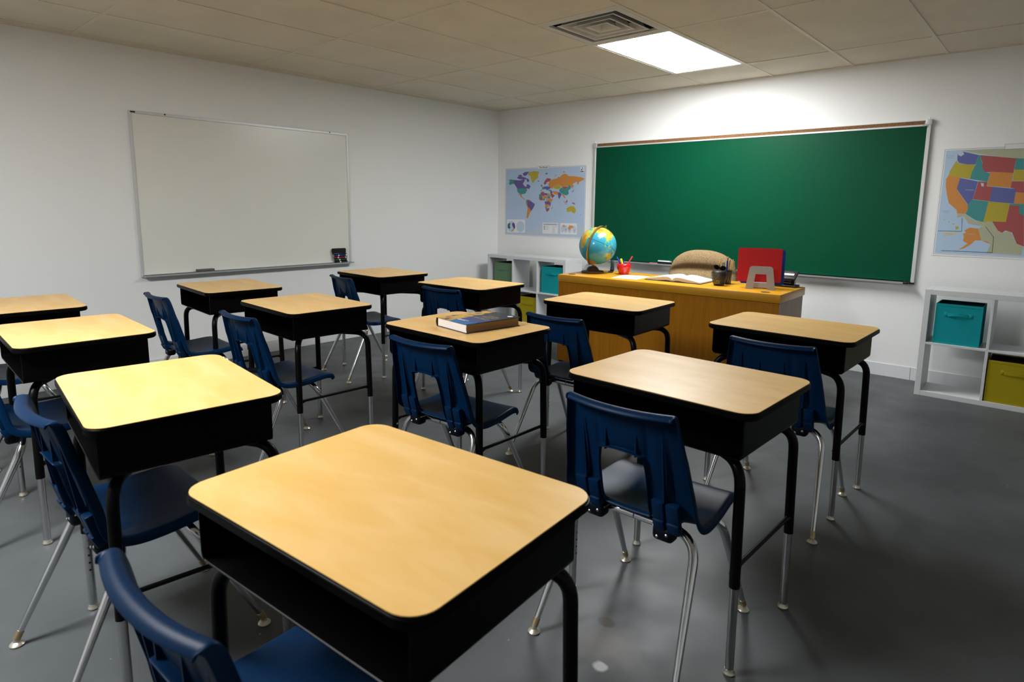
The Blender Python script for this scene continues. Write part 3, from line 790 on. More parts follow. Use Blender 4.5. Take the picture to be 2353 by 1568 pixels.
a, b, c, zs = cube_shelf(LX, LY, 'white six-cube shelf under the world map, left of the oak teacher desk')
RX, RY = 4.463, -.412
cube_shelf(RX, RY, 'white six-cube shelf at the right edge of the photo under the map of states')
cellx = lambda x0, k: x0+a+c/2+(c+b)*k
zlo, zhi = a+.0005, a+zs+b+.0005
bin_(cellx(LX, 0)+.012, LY+.035, zhi, .275, .25, .282, M['sage'], M['sage_shade'], 'sage green fabric bin in the top left cube of the left shelf', .001)
bin_(cellx(LX, 2)+.012, LY+.020, zhi, .278, .25, .284, M['aqua'], M['aqua_shade'], 'aqua fabric bin in the left shelf beside the oak desk')
bin_(cellx(LX, 1)+.022, LY+.020, zlo, .268, .25, .283, M['mustard'], M['mustard_shade'], 'mustard yellow fabric bin in a bottom cube of the left shelf', .001)
bin_(cellx(RX, 0)-.002, RY+.018, zhi, .262, .25, .278, M['aqua'], M['aqua_shade'], 'turquoise fabric bin in the top cube of the right shelf')
bin_(cellx(RX, 1)-.012, RY+.010, zlo, .30, .25, .283, M['mustard'], M['mustard_shade'], 'olive yellow fabric bin in a bottom cube of the right shelf', .0015)

# ------------------------------------------------------------------ wall maps
def poly_layer(bm, pts, y, mi):
    f = bm.faces.new([bm.verts.new((x, y, z)) for x, z in pts]); f.material_index = mi
    f.normal_update()
    if f.normal.y > 0: f.normal_flip()
def map_poster(name, label, x0, z0, x1, z1, sea, polys, seamat, title, tx, tz, tw, th, tsize, fold):
    t = thing(name, label, 'map', (x0, 0, z0)); w, h = x1-x0, z1-z0
    keys = sorted({k for k, _ in polys})
    mats = [M['map_paper'], seamat]+[M['map_'+k] for k in keys]
    bm = new(); add_box(bm, 0, w, -.0022, -.0003, 0, h)
    add_prism(bm, [(0, 0), (w, 0), (w, .004), (0, .004)], -.0003, .0003, Matrix.Translation((0, -.0022, 0)) @ Matrix.Rotation(PI/2, 4, 'X'))
    poly_layer(bm, [(sea[0], sea[1]), (sea[2], sea[1]), (sea[2], sea[3]), (sea[0], sea[3])], -.0024, 1)
    y = -.0025
    for k, p in polys:
        pts = [(p[i]/2000, p[i+1]/2000) for i in range(0, len(p), 2)]
        poly_layer(bm, pts, y, 2+keys.index(k)); y -= .000012
    def line(a, bq, c_, d): poly_layer(bm, [(a, bq), (c_, bq), (c_, d), (a, d)], -.00245, 2+keys.index('k'))
    e = .0015
    line(sea[0]-.006, sea[1]-.006, sea[2]+.006, sea[1]-.006+e); line(sea[0]-.006, sea[3]+.006, sea[2]+.006, sea[3]+.006+e)
    line(sea[0]-.006-e, sea[1]-.006, sea[0]-.006, sea[3]+.006+e); line(sea[2]+.006, sea[1]-.006, sea[2]+.006+e, sea[3]+.006+e)
    obj('printed_sheet', bm, mats, t, smooth=False)
    bm = new(); add_box(bm, tx-tw/2, tx+tw/2, -.0040, -.0030, tz-th/2, tz+th/2)
    add_box(bm, tx-tw/2-e, tx+tw/2+e, -.0036, -.0028, tz-th/2-e, tz+th/2+e, mi=1)
    tb_ = text_bm(title, tsize, .0002, bold=.0006)
    for f in tb_.faces: f.material_index = 1
    append(bm, tb_, Matrix.Translation((tx, -.0043, tz)) @ Matrix.Rotation(PI/2, 4, 'X'))
    obj('title_box', bm, [M['map_W'], M['map_k']], t, smooth=False)
    return t

LL = lambda pts: [c for lo, la in pts for c in (int((lo+124)*32+130), int(870+(la-37)*46))]
USA += [(k, LL(p)) for k, p in [
 ('N', [(-98.5,49.4),(-66,49.4),(-66,52.6),(-98.5,52.6)]),
 ('Y', [(-97,49),(-90,48),(-92,46.7),(-92.6,43.5),(-97,43.5)]), ('P', [(-96.6,43.4),(-91.2,43.4),(-90.3,41.8),(-91.4,40.5),(-95.8,40.5)]), ('O', [(-95.7,40.4),(-91.3,40.4),(-89.3,36.6),(-94.5,36.6)]),
 ('T', [(-94.4,36.4),(-90,36.4),(-91,33),(-94,33.1)]), ('Y', [(-94,33),(-91,32.9),(-91,31),(-89.6,31),(-89.3,29.2),(-93.8,29.7)]), ('R', [(-92.2,46.6),(-88,45.8),(-87.6,42.6),(-91,42.6),(-92.6,44.6)]),
 ('Y', [(-91,42.4),(-87.6,42.4),(-87.6,38.2),(-89.2,37),(-91.2,39.6)]), ('O', [(-86.8,45.8),(-84.6,45.7),(-82.6,43),(-83.4,41.8),(-86.6,41.8)]), ('T', [(-87.4,41.6),(-84.9,41.6),(-84.9,39),(-87.4,38)]),
 ('P', [(-84.7,41.6),(-80.6,42),(-80.6,40.4),(-82.6,38.4),(-84.7,39)]), ('O', [(-89,36.6),(-87.4,37.9),(-84.6,38.9),(-82.2,38),(-83.6,36.6)]), ('R', [(-90,35.1),(-89.4,36.5),(-81.8,36.5),(-84.2,35)]),
 ('P', [(-91,34.9),(-88.3,34.9),(-88.4,30.4),(-89.5,30.4),(-91.2,31.2)]), ('Y', [(-88.1,34.9),(-85.7,34.9),(-85.1,31.1),(-87.5,31),(-88.1,30.4)]), ('T', [(-85.5,34.9),(-83.2,34.9),(-81.1,32),(-81.6,30.8),(-84.9,30.8)]),
 ('O', [(-87.4,30.8),(-81.5,30.6),(-80.1,27),(-80.5,25.3),(-81.8,26),(-82.8,28.5),(-84.2,30),(-87.2,30.3)]), ('R', [(-83,35.1),(-79,34.6),(-79.3,33.2),(-81,32.2)]), ('P', [(-84,35.1),(-81.6,36.5),(-75.9,36.5),(-77.6,34.2)]),
 ('Y', [(-83.4,36.7),(-76,36.7),(-77.2,38.8),(-79.6,38.4),(-81.6,37.2)]), ('R', [(-80.5,42.2),(-75.2,41.8),(-74.8,40.4),(-75.8,39.8),(-80.5,39.8)]), ('T', [(-79.7,42.4),(-76.4,43.8),(-74.8,45),(-73.4,45),(-73.5,41.2),(-75.2,42)]),
 ('O', [(-71,45.2),(-69.2,47.4),(-67.8,47),(-67,44.8),(-70.6,43.2)]), ('Y', [(-73.2,45),(-71.4,45),(-70.8,43),(-73.2,42.8)])]]
t = map_poster('world_map', 'world map poster with light blue seas on the back wall above the left shelf', .12, .96, 1.287, 1.742, (.012, .015, 1.150, .770), WORLD, M['map_sea'], 'The World', .577, .774, .164, .034, .026, 3)
t = map_poster('states_map', 'map of states on the wall right of the chalkboard, running out of the photo', 4.42, .97, 5.59, 1.74, (.018, .018, 1.152, .758), USA, M['map_sea2'], 'The United States', .585, .767, .465, .033, .030, 3)

# ------------------------------------------------------------------ teacher desk
TD = (2.9165, -1.3985); TA = math.atan2(.061, 1.781); TT = .742
TM = Matrix.Translation((*TD, 0)) @ Matrix.Rotation(TA, 4, 'Z')
def tw(x, y): p = TM @ Vector((x, y, 0)); return p.x, p.y
t = thing('teacher_desk', 'large golden oak teacher desk with solid front panel before the chalkboard', 'desk', (*TD, 0), TA)
W, D = .8905, .575
bm = new(); add_box(bm, -W, W, 0, D, .684, TT, .0025, 2); obj('desktop', bm, M['oak_top'], t, ang=40)
bm = new(); add_box(bm, -W+.003, W-.004, .004, .022, .012, .6815, .001, 1); obj('front_panel', bm, M['oak'], t, smooth=False)
for s in (-1, 1):
    bm = new(); x0, x1 = (-W+.004, -W+.024) if s < 0 else (W-.026, W-.006)
    add_box(bm, x0, x1, .0225, D-.022, .012, .6815, .001, 1); obj('side_panel', bm, M['oak_side'], t, smooth=False)
    bm = new(); px0, px1 = (-W+.026, -W+.43) if s < 0 else (W-.43, W-.028)
    add_box(bm, px0, px1, .0235, D-.045, .05, .6815); ped = obj('drawer_pedestal', bm, M['oak'], t, smooth=False)
    for z0, z1 in ((.06, .30), (.305, .54), (.545, .675)):
        bm = new(); add_box(bm, px0-.02, px1+.02, D-.0445, D-.024, z0, z1, .002, 1)
        add_box(bm, (px0+px1)/2-.06, (px0+px1)/2+.06, D-.024, D-.012, (z0+z1)/2-.008, (z0+z1)/2+.008, .003, 1)
        obj('drawer', bm, M['oak'], ped, smooth=False)
    bm = new(); add_box(bm, x0-.0, x1+.0, .0225, D-.03, 0, .0118); obj('foot_rail', bm, M['black_plastic'], t, smooth=False)
for gx, gy in ((-.81, .085), (.77, .075)):
    bm = new(); add_lathe(bm, [(.030, 0), (.030, .0015), (.026, .0025), (.024, .0012)], 20, (gx, gy, TT)); obj('cable_grommet', bm, mat('brown_grommet', (.06, .03, .012), .5), t)

# ------------------------------------------------------------------ globe
RV = Vector((.747, .665, 0)); UV = Vector((0, 0, 1))
gb = Vector((2.165, -1.128, TT+.0004))
t = thing('desk_globe', 'world globe with brass meridian on the left end of the oak teacher desk', 'globe', gb)
wal = mat('walnut_base', (.045, .022, .013), .35); brs = mat('aged_brass', (.44, .28, .09), .32, metal=.8)
bm = new(); add_lathe(bm, [(.094, 0), (.096, .004), (.096, .014), (.088, .019), (.058, .024), (.052, .032), (.044, .046), (.030, .056), (.016, .058), (.012, .060)], 40); obj('base', bm, wal, t)
cen = Vector((.038*RV.x, .038*RV.y, .233)); Rg = .158
toc = (Vector((5.16, -5.52, 1.29))-(gb+cen)).normalized(); rt = toc.cross(UV).normalized()*-1
rt = Vector((-toc.y, toc.x, 0)).normalized(); upv = toc.cross(rt).normalized()
Nax = (.20*-toc+.98*(upv*math.cos(.37)+rt*math.sin(.37))).normalized()
LON0 = math.radians(80)
e0 = (toc-Nax*toc.dot(Nax)).normalized(); e1 = Nax.cross(e0)
def sph(lon, lat, r):
    d = lon-LON0; return cen+(e0*math.cos(lat)*math.cos(d)+e1*math.cos(lat)*math.sin(d)+Nax*math.sin(lat))*r
LAND = [[(-17,15),(-10,30),(0,36),(10,37),(20,32),(32,31),(36,22),(43,12),(51,11),(41,-2),(40,-15),(35,-24),(30,-31),(20,-35),(15,-27),(12,-15),(9,-1),(8,4),(-8,4),(-15,10)],
 [(-9,37),(-9,43),(-1,46),(-4,48),(3,51),(9,55),(10,58),(5,60),(15,68),(28,71),(45,67),(70,72),(105,77),(140,73),(180,68),(178,63),(163,60),(160,53),(155,60),(140,58),(140,50),(130,42),(127,35),(122,40),(119,36),(122,30),(115,22),(108,20),(109,12),(105,9),(101,13),(100,7),(104,1),(98,8),(97,16),(90,22),(80,15),(77,8),(73,18),(68,24),(57,26),(50,30),(56,25),(59,22),(52,16),(44,13),(39,21),(34,28),(36,36),(28,37),(26,40),(20,40),(14,45),(18,40),(12,38),(9,44),(0,42),(-1,37)],
 [(95,5),(98,4),(106,-5),(102,-5)],[(109,1),(113,3),(117,6),(118,1),(115,-4),(110,-3)],[(131,-1),(141,-3),(150,-10),(143,-9),(138,-8)],[(119,1),(124,1),(122,-4),(120,-5)],[(120,18),(124,12),(126,7),(122,8),(120,14)],
 [(114,-22),(122,-18),(130,-12),(137,-12),(136,-16),(140,-17),(142,-11),(146,-19),(153,-27),(150,-37),(144,-39),(138,-34),(131,-31),(124,-33),(116,-35)],[(44,-16),(50,-15),(47,-25),(44,-24)],[(130,31),(136,34),(141,40),(145,44),(139,36),(132,34)],
 [(-168,65),(-130,70),(-95,70),(-80,62),(-65,60),(-55,52),(-70,44),(-80,26),(-97,27),(-97,18),(-88,20),(-82,8),(-105,20),(-123,38),(-125,50),(-150,60)],[(-80,8),(-60,10),(-35,-6),(-40,-22),(-55,-35),(-68,-54),(-74,-45),(-70,-18),(-81,-5)],[(-55,62),(-50,60),(-25,70),(-20,80),(-60,82),(-60,75)]]
def inside(x, y, P):
    r = False; j = len(P)-1
    for i in range(len(P)):
        if (P[i][1] > y) != (P[j][1] > y) and x < (P[j][0]-P[i][0])*(y-P[i][1])/(P[j][1]-P[i][1])+P[i][0]: r = not r
        j = i
    return r
m_land = bpy.data.materials.new('globe_land'); m_land.use_nodes = True
nt = m_land.node_tree; bs = nt.nodes['Principled BSDF']; tc = nt.nodes.new('ShaderNodeTexCoord'); nz = nt.nodes.new('ShaderNodeTexNoise'); nz.inputs['Scale'].default_value = 22; nz.inputs['Detail'].default_value = 4
nt.links.new(tc.outputs['Object'], nz.inputs['Vector']); rp = nt.nodes.new('ShaderNodeValToRGB'); nt.links.new(nz.outputs['Fac'], rp.inputs['Fac']); nt.links.new(rp.outputs['Color'], bs.inputs['Base Color'])
rp.color_ramp.elements[0].color = (.50, .19, .02, 1); rp.color_ramp.elements[0].position = .38; rp.color_ramp.elements[1].color = (.20, .36, .05, 1); rp.color_ramp.elements[1].position = .66
el = rp.color_ramp.elements.new(.52); el.color = (.58, .40, .04, 1)
bs.inputs['Roughness'].default_value = .2
m_coast = mat('globe_lowland_green', (.22, .42, .10), .2); m_sea = mat('globe_sea', (.04, .30, .42), .2, var=(3, .12)); m_ice = mat('globe_antarctica', (.50, .22, .03), .2); m_line = mat('globe_print_line', (.01, .10, .16), .2)
bm = new(); NS, NL = 108, 216; ring = []
for i in range(NS+1):
    lat = -PI/2+PI*i/NS
    ring.append([bm.verts.new(sph(0, lat, Rg))] if i in (0, NS) else [bm.verts.new(sph(-PI+2*PI*k/NL, lat, Rg)) for k in range(NL)])
for i in range(NS):
    for k in range(NL):
        k2 = (k+1) % NL; a_, b_ = ring[i], ring[i+1]
        vs = (a_[0], b_[k2], b_[k]) if i == 0 else (a_[k], a_[k2], b_[0]) if i == NS-1 else (a_[k], a_[k2], b_[k2], b_[k])
        f = bm.faces.new(vs); lo = -180+360*(k+.5)/NL; la = -90+180*(i+.5)/NS
        mi = 0
        if la < -70: mi = 3
        else:
            wl = lo+2.2*math.sin(la*.9)*.6; wa = la+1.6*math.sin(lo*.7)*.6
            for P in LAND:
                if inside(wl, wa, P):
                    mi = 1
                    if not all(inside(wl+dx, wa+dy, P) for dx, dy in ((3, 0), (-3, 0), (0, 3), (0, -3))): mi = 2
                    break
        if mi == 0 and abs(la-.8) < .85: mi = 4
        f.material_index = mi
bmesh.ops.recalc_face_normals(bm, faces=bm.faces)
obj('sphere', bm, [m_sea, m_land, m_coast, m_ice, m_line], t, ang=None)
bd = (toc*.89-(rt*math.cos(.37)-upv*math.sin(.37))*.45); bd = (bd-Nax*bd.dot(Nax)).normalized()
def arc(r, dr, w, th0, th1, n=40):
    bm = new(); sd = Nax.cross(bd); rows = []
    for i in range(n+1):
        th = th0+(th1-th0)*i/n; d = Nax*math.cos(th)+bd*math.sin(th)
        rows.append([bm.verts.new(cen+d*rr+sd*ww) for rr, ww in ((r, -w), (r, w), (r+dr, w), (r+dr, -w))])
    for p, q in zip(rows, rows[1:]):
        for k in range(4): bm.faces.new((p[k], p[(k+1) % 4], q[(k+1) % 4], q[k]))
    bm.faces.new(rows[0]); bm.faces.new(rows[-1][::-1]); bmesh.ops.recalc_face_normals(bm, faces=bm.faces); return bm
mer = obj('meridian_arm', arc(Rg+.0095, .0045, .0075, -.10, PI+.05), brs, t, ang=40)
bm = new(); add_tube(bm, [cen+Nax*Rg, cen+Nax*(Rg+.026)], .0035, 8); add_tube(bm, [cen+Nax*(Rg+.018), cen+Nax*(Rg+.030)], .006, 10); add_tube(bm, [cen-Nax*Rg, cen-Nax*(Rg+.016)], .0035, 8); obj('axis_pin', bm, brs, t)
p0 = Vector((0, 0, .054)); c1 = cen-Vector((0, 0, Rg+.016))
bm = new(); ob = cen+(bd*.80-Nax*.60).normalized()*(Rg+.014)
pts = [p0, Vector((.0, .0, .060)), c1*.6+p0*.4, cen+(-Nax*.97+bd*.22).normalized()*(Rg+.0135)]
add_tube(bm, pts, .0065, 10)
q = [cen+(Nax*math.cos(th)+bd*math.sin(th))*(Rg+.0185) for th in [PI*.62+PI*.38*k/10 for k in range(11)]]
add_tube(bm, q, .0035, 8); obj('support_arm', bm, brs, t)

# ------------------------------------------------------------------ stapler, apple mug, pens, paper
t = thing('stapler', 'black stapler with raised arm on the oak desk between globe and red apple mug', 'stapler', (2.238, -.955, TT), .45)
bm = new(); add_box(bm, -.019, .019, -.06, .07, .0004, .009, .003, 2); add_box(bm, -.013, .013, .045, .068, .009, .03, .002, 1); obj('base', bm, M['black_plastic'], t)
bm = new(); add_obox(bm, Vector((.006, .050, .056)), Matrix.Rotation(math.radians(72), 3, 'X') @ Matrix.Rotation(.10, 3, 'Z'), .015, .046, .008, .004, 3); obj('arm', bm, mat('stapler_grey_black', (.018, .026, .030), .4), t)
bm = new(); add_obox(bm, Vector((0, .046, .030)), Matrix.Rotation(math.radians(40), 3, 'X'), .011, .022, .005, .001, 1); obj('magazine', bm, M['black_plastic'], t)

m_apple = mat('red_glaze', (.55, .004, .008), .14, coat=.4)
ap = (2.409, -1.022)
t = thing('apple_mug', 'red apple-shaped mug holding pens on the oak desk', 'mug', (*ap, TT))
bm = new(); add_lathe(bm, [(0, .001), (.036, 0), (.040, .004), (.052, .035), (.0605, .062), (.060, .078), (.053, .089), (.047, .091), (.043, .086), (.050, .070), (.046, .040), (.034, .008), (0, .006)], 36, close=False); obj('body', bm, m_apple, t, ang=None)
def pen(name, label, base, tip, r, m, cap=None, cat='pen', group='pens in the red apple mug', capfrac=.3):
    b0 = Vector(base); d = (Vector(tip)-b0); L = d.length; d.normalize()
    t = thing(name, label, cat, b0, 0, group)
    bm = new(); add_tube(bm, [d*0, d*.004, d*L*(1-capfrac)], [r*.4, r, r], 10); obj('barrel', bm, m, t)
    bm = new(); add_tube(bm, [d*L*(1-capfrac), d*L*.97, d*L], [r*1.12, r*1.1, r*.7], 10); obj('cap', bm, cap or m, t)
    return t
m_blue = mat('pen_blue', (.01, .05, .38), .3); m_yel = mat('pen_yellow', (.75, .68, .02), .3); m_redp = mat('pen_red', (.55, .03, .05), .3); m_wht = M['map_W']; m_navy = mat('pen_navy', (.012, .02, .20), .3)
def inap(dx, dy, z): v = RV*dx+Vector((-.665, .747, 0))*dy; return (ap[0]+v.x, ap[1]+v.y, TT+z)
pen('marker_pen', 'blue pen leaning left out of the red apple mug', inap(.012, 0, .012), inap(-.063, .01, .145), .0055, m_blue)
pen('highlighter', 'yellow highlighter in the red apple mug', inap(.004, -.022, .012), inap(-.030, -.008, .132), .0085, m_wht, m_yel, 'highlighter', capfrac=.32)
pen('marker_pen', 'short navy pen in the middle of the red apple mug', inap(.0, .018, .012), inap(-.006, .012, .118), .0055, m_navy)
pen('marker_pen', 'red pen leaning right out of the red apple mug', inap(-.012, .0, .012), inap(.070, .012, .152), .0055, m_redp)

def quad_sheet(pts, z0, z1):
    bm = new(); add_prism(bm, pts, z0, z1); return bm
o = obj('paper_sheets', quad_sheet([(-.108, -.14), (.108, -.14), (.108, .14), (-.108, .14)], 0, .0015), mat('white_paper', (.86, .86, .86), .6), smooth=False)
o.location = (2.570, -1.180, TT+.0003); o.rotation_euler.z = math.radians(9)
tag(o, 'loose white paper on the oak desk in front of the red apple mug', 'paper')

t = thing('open_book', 'thick open book with blank-looking white pages lying on the oak desk', 'book', (2.955, -1.095, TT), math.radians(2))
def book_half(s):
    """page block cross section in x,z"""
    top = [(0, .016), (.012, .030), (.035, .0375), (.075, .036), (.13, .027), (.19, .018), (.218, .0125)]
    bot = [(.222, .005), (.12, .005), (.05, .012), (.02, .010), (.004, .0045)]
    return [(s*x, z) for x, z in top+bot]
XZ = Matrix(((1, 0, 0, 0), (0, 0, 1, 0), (0, 1, 0, 0), (0, 0, 0, 1)))
m_page = mat('book_pages', (.84, .83, .81), .6); m_edge = mat('cream_page_edges', (.62, .50, .36), .7)
for s in (-1, 1):
    bm = new(); add_prism(bm, book_half(s), -.135, .135, XZ)
    for f in bm.faces:
        if abs(f.normal.y) > .9 or abs(f.calc_center_median().x) > .216: f.material_index = 1
    obj('page_block', bm, [m_page, m_edge], t, ang=50)
    bm = new(); add_prism(bm, [(s*x, z) for x, z in [(0, .0005), (.228, .0005), (.228, .0040), (.12, .0040), (.05, .0095), (.02, .0085), (.004, .004), (0, .004)]], -.14, .14, XZ); obj('cover', bm, mat('dark_cover', (.03, .015, .03), .5), t, smooth=False)

# ------------------------------------------------------------------ mesh apple, pencil cup, pencils
def mat_mesh(name, scale=420):
    m = bpy.data.materials.new(name); m.use_nodes = True; nt = m.node_tree; n = nt.nodes; L = nt.links.new; b = n['Principled BSDF']
    b.inputs['Base Color'].default_value = (.006, .006, .006, 1); b.inputs['Roughness'].default_value = .45
    tc = n.new('ShaderNodeTexCoord'); v = n.new('ShaderNodeTexVoronoi'); v.inputs['Scale'].default_value = scale; v.feature = 'DISTANCE_TO_EDGE'; L(tc.outputs['Object'], v.inputs['Vector'])
    g = n.new('ShaderNodeMath'); g.operation = 'LESS_THAN'; g.inputs[1].default_value = .15; L(v.outputs['Distance'], g.inputs[0])
    L(g.outputs[0], b.inputs['Alpha']); return m
m_mesh = mat_mesh('black_wire_mesh')
am = (3.299, -1.163)
t = thing('mesh_apple', 'black wire-mesh apple with two leaves on the oak desk', 'pencil holder', (*am, TT))
bm = new(); add_lathe(bm, [(.033, .004), (.040, .010), (.051, .045), (.0565, .078), (.055, .096), (.048, .107), (.036, .111), (.020, .105)], 32, close=False); obj('body', bm, m_mesh, t, ang=None)
bm = new(); add_lathe(bm, [(.0, .0005), (.034, .0005), (.036, .004), (.033, .006), (0, .006)], 28, close=False); add_lathe(bm, [(.020, .103), (.022, .106), (.020, .107)], 20); obj('rim', bm, M['black'], t)
bm = new(); add_tube(bm, fillet([(0, 0, .085), (.002, 0, .13), (-.006, 0, .158)], .02, 4), .0022, 6); obj('stem', bm, M['black'], t)
def leaf(c, d, nrm, L, w):
    bm = new(); d = Vector(d).normalized(); s = Vector(nrm).cross(d).normalized(); nv = d.cross(s)
    pts = [Vector(c)+d*L*u+s*sg*w*math.sin(PI*u)**.8 for sg, us in ((1, [k/8 for k in range(9)]), (-1, [k/8 for k in range(7, 0, -1)])) for u in us]
    a_ = [bm.verts.new(p-nv*.0006) for p in pts]; b_ = [bm.verts.new(p+nv*.0006) for p in pts]
    bm.faces.new(a_[::-1]); bm.faces.new(b_)
    for k in range(len(pts)): bm.faces.new((a_[k], a_[(k+1) % len(pts)], b_[(k+1) % len(pts)], b_[k]))
    bmesh.ops.recalc_face_normals(bm, faces=bm.faces); return bm
fv = Vector((.665, -.747, .2))
obj('leaf', leaf((0, 0, .122), -RV*.9+Vector((0, 0, .42)), fv, .052, .017), M['black'], t, smooth=False)
obj('leaf', leaf((0, 0, .118), RV*.9+Vector((0, 0, .25)), fv, .048, .019), M['black'], t, smooth=False)
cu = (3.292, -1.032)
t = thing('mesh_pencil_cup', 'black wire-mesh cup of coloured pencils behind the mesh apple', 'pencil cup', (*cu, TT))
bm = new(); add_lathe(bm, [(.040, .004), (.043, .098)], 28, close=False); obj('body', bm, m_mesh, t, ang=None)
bm = new(); add_lathe(bm, [(0, .0005), (.0415, .0005), (.0415, .005), (0, .005)], 28, close=False); add_lathe(bm, [(.0415, .096), (.0445, .098), (.0445, .101), (.0420, .101)], 28); obj('rim', bm, M['black'], t)
PC = [('golden', (.70, .38, .02)), ('dark green', (.02, .12, .06)), ('teal', (.01, .25, .30)), ('crimson', (.50, .01, .06)), ('royal blue', (.01, .08, .50)), ('black', (.012, .012, .014)), ('orange', (.65, .24, .02)), ('sky blue', (.02, .28, .48)), ('violet', (.18, .12, .42)), ('amber', (.72, .40, .03))]
m_raw = mat('bare_pencil_wood', (.66, .44, .22), .7)
for k, (nm, c) in enumerate(PC):
    u = -1+2*k/(len(PC)-1); j = random.uniform(-.02, .02)
    v0 = RV*(u*.020)+Vector((-.665, .747, 0))*j; v1 = RV*(u*.046)+Vector((-.665, .747, 0))*(j*1.3)
    Lh = .190+random.uniform(-.022, .014)
    b0 = Vector((cu[0]+v0.x, cu[1]+v0.y, TT+.008)); d = (Vector((v1.x-v0.x, v1.y-v0.y, Lh))).normalized(); mc = mat('pencil_'+nm.replace(' ', '_'), c, .3)
    t = thing('pencil', f'{nm} pencil in the wire-mesh cup', 'pencil', b0, 0, 'pencils in the wire-mesh cup')
    bm = new(); add_tube(bm, [d*0, d*(Lh-.018)], .0036, 6); obj('shaft', bm, mc, t, ang=30)
    bm = new(); add_tube(bm, [d*(Lh-.018), d*(Lh-.005)], [.0036, .0012], 8); obj('sharpened_end', bm, m_raw, t)
    bm = new(); add_tube(bm, [d*(Lh-.005), d*Lh], [.0012, .0003], 6); obj('lead', bm, mc, t)

# ------------------------------------------------------------------ file stand, folders, hole punch
fa = math.atan2(.338, .941)                       # the stand is turned towards the class
so = Vector((3.602, -1.177, TT+.0003))
t = thing('file_stand', 'grey steel arch file stand holding red and blue folders on the oak desk', 'file stand', so, fa)
m_st = mat('grey_steel_stand', (.40, .405, .41), .45, metal=.1)
def arch(y, hgt, wb, wt, th=.002):
    out = [(-wb, 0), (-wt, hgt-.022)]
    for k in range(6): a_ = PI-PI/2*k/5; out.append((-wt+.022+.022*math.cos(a_), hgt-.022+.022*math.sin(a_)))
    for k in range(6): a_ = PI/2-PI/2*k/5; out.append((wt-.022+.022*math.cos(a_), hgt-.022+.022*math.sin(a_)))
    out += [(wt, hgt-.022), (wb, 0), (wb-.050, 0), (wt-.042, hgt-.055), (-wt+.042, hgt-.055), (-wb+.050, 0)]
    bm = new(); add_prism(bm, out, y-th/2, y+th/2, XZ); return bm
obj('front_arch', arch(0, .161, .097, .077), m_st, t, smooth=False)
obj('rear_arch', arch(.155, .161, .097, .077), m_st, t, smooth=False)
bm = new()
for s in (-1, 1): add_box(bm, s*.075-.018, s*.075+.018, 0.001, .154, .0003, .0025)
obj('base_strap', bm, m_st, t, smooth=False)
bm = new(); add_box(bm, -.085, .085, .055, .086, .0026, .044, .003, 1); add_box(bm, -.085, .085, .0861, .15, .0026, .026, .003, 1); obj('slotted_block', bm, mat('frosted_plastic', (.42, .42, .42), .3), t)
def folder(name, label, m, mf, dy, dx, w, z0, h, lean, tab=False):
    p = so+Matrix.Rotation(fa, 3, 'Z') @ Vector((dx, dy, z0))
    o = thing(name, label, 'folder', p, fa, 'folders in the file stand')
    o.rotation_euler.x = lean
    def half(y, nm, mm):
        bm = new(); t_ = bmesh.new(); add_box(t_, -w/2, w/2, y, y+.0012, 0, h)
        es = [e for e in t_.edges if abs(e.verts[0].co.y-e.verts[1].co.y) > 1e-4]
        bmesh.ops.bevel(t_, geom=es, offset=.008, segments=3, affect='EDGES'); append(bm, t_); obj(nm, bm, mm, o, smooth=False)
    half(0, 'front_cover', m); half(.006, 'back_cover', mf)
    bm = new(); add_box(bm, -w/2+.004, w/2-.004, .0014, .0058, .001, h-.006); obj('sheets', bm, M['map_paper'] if not tab else m, o, smooth=False)
    return o
m_rf = mat('red_folder', (.50, .003, .004), .35); m_bf = mat('blue_folder', (.004, .035, .36), .35)
folder('folder', 'glossy red folder standing in the grey file stand', m_rf, m_rf, .066, -.014, .290, .0445, .238, -.06, True)
folder('folder', 'blue folder standing behind the red folder', m_bf, m_bf, .100, .008, .288, .0265, .245, -.06, True)

t = thing('hole_punch', 'black three-hole punch with white label at the right end of the oak desk', 'hole punch', (3.632, -.872, TT), TA)
bm = new(); add_box(bm, -.13, .125, -.045, .055, .0004, .016, .006, 3); obj('base', bm, M['black_plastic'], t)
bm = new(); add_box(bm, -.115, .098, -.022, .045, .0165, .062, .004, 2); obj('body', bm, M['black'], t)
bm = new()
for z in (.028, .044): add_box(bm, -.10, .085, -.0235, -.0222, z, z+.004)
add_tube(bm, [(.1, .0, .018), (.103, .0, .06)], .004, 8); obj('chrome_trim', bm, M['chrome'], t)
ax = Matrix.Rotation(math.radians(28), 3, 'X')
bm = new(); add_obox(bm, Vector((-.005, .010, .083)), ax, .120, .055, .007, .006, 3); lv = obj('lever', bm, M['black_plastic'], t)
bm = new(); add_obox(bm, Vector((.045, .006, .0895)), ax, .048, .012, .0012); obj('label_strip', bm, M['map_W'], lv, smooth=False)
bm = new(); add_obox(bm, Vector((.02, -.0325, .068)), ax, .085, .002, .0012); add_obox(bm, Vector((.05, .028, .1015)), ax, .035, .002, .0014); obj('chrome_line', bm, M['chrome'], lv, smooth=False)

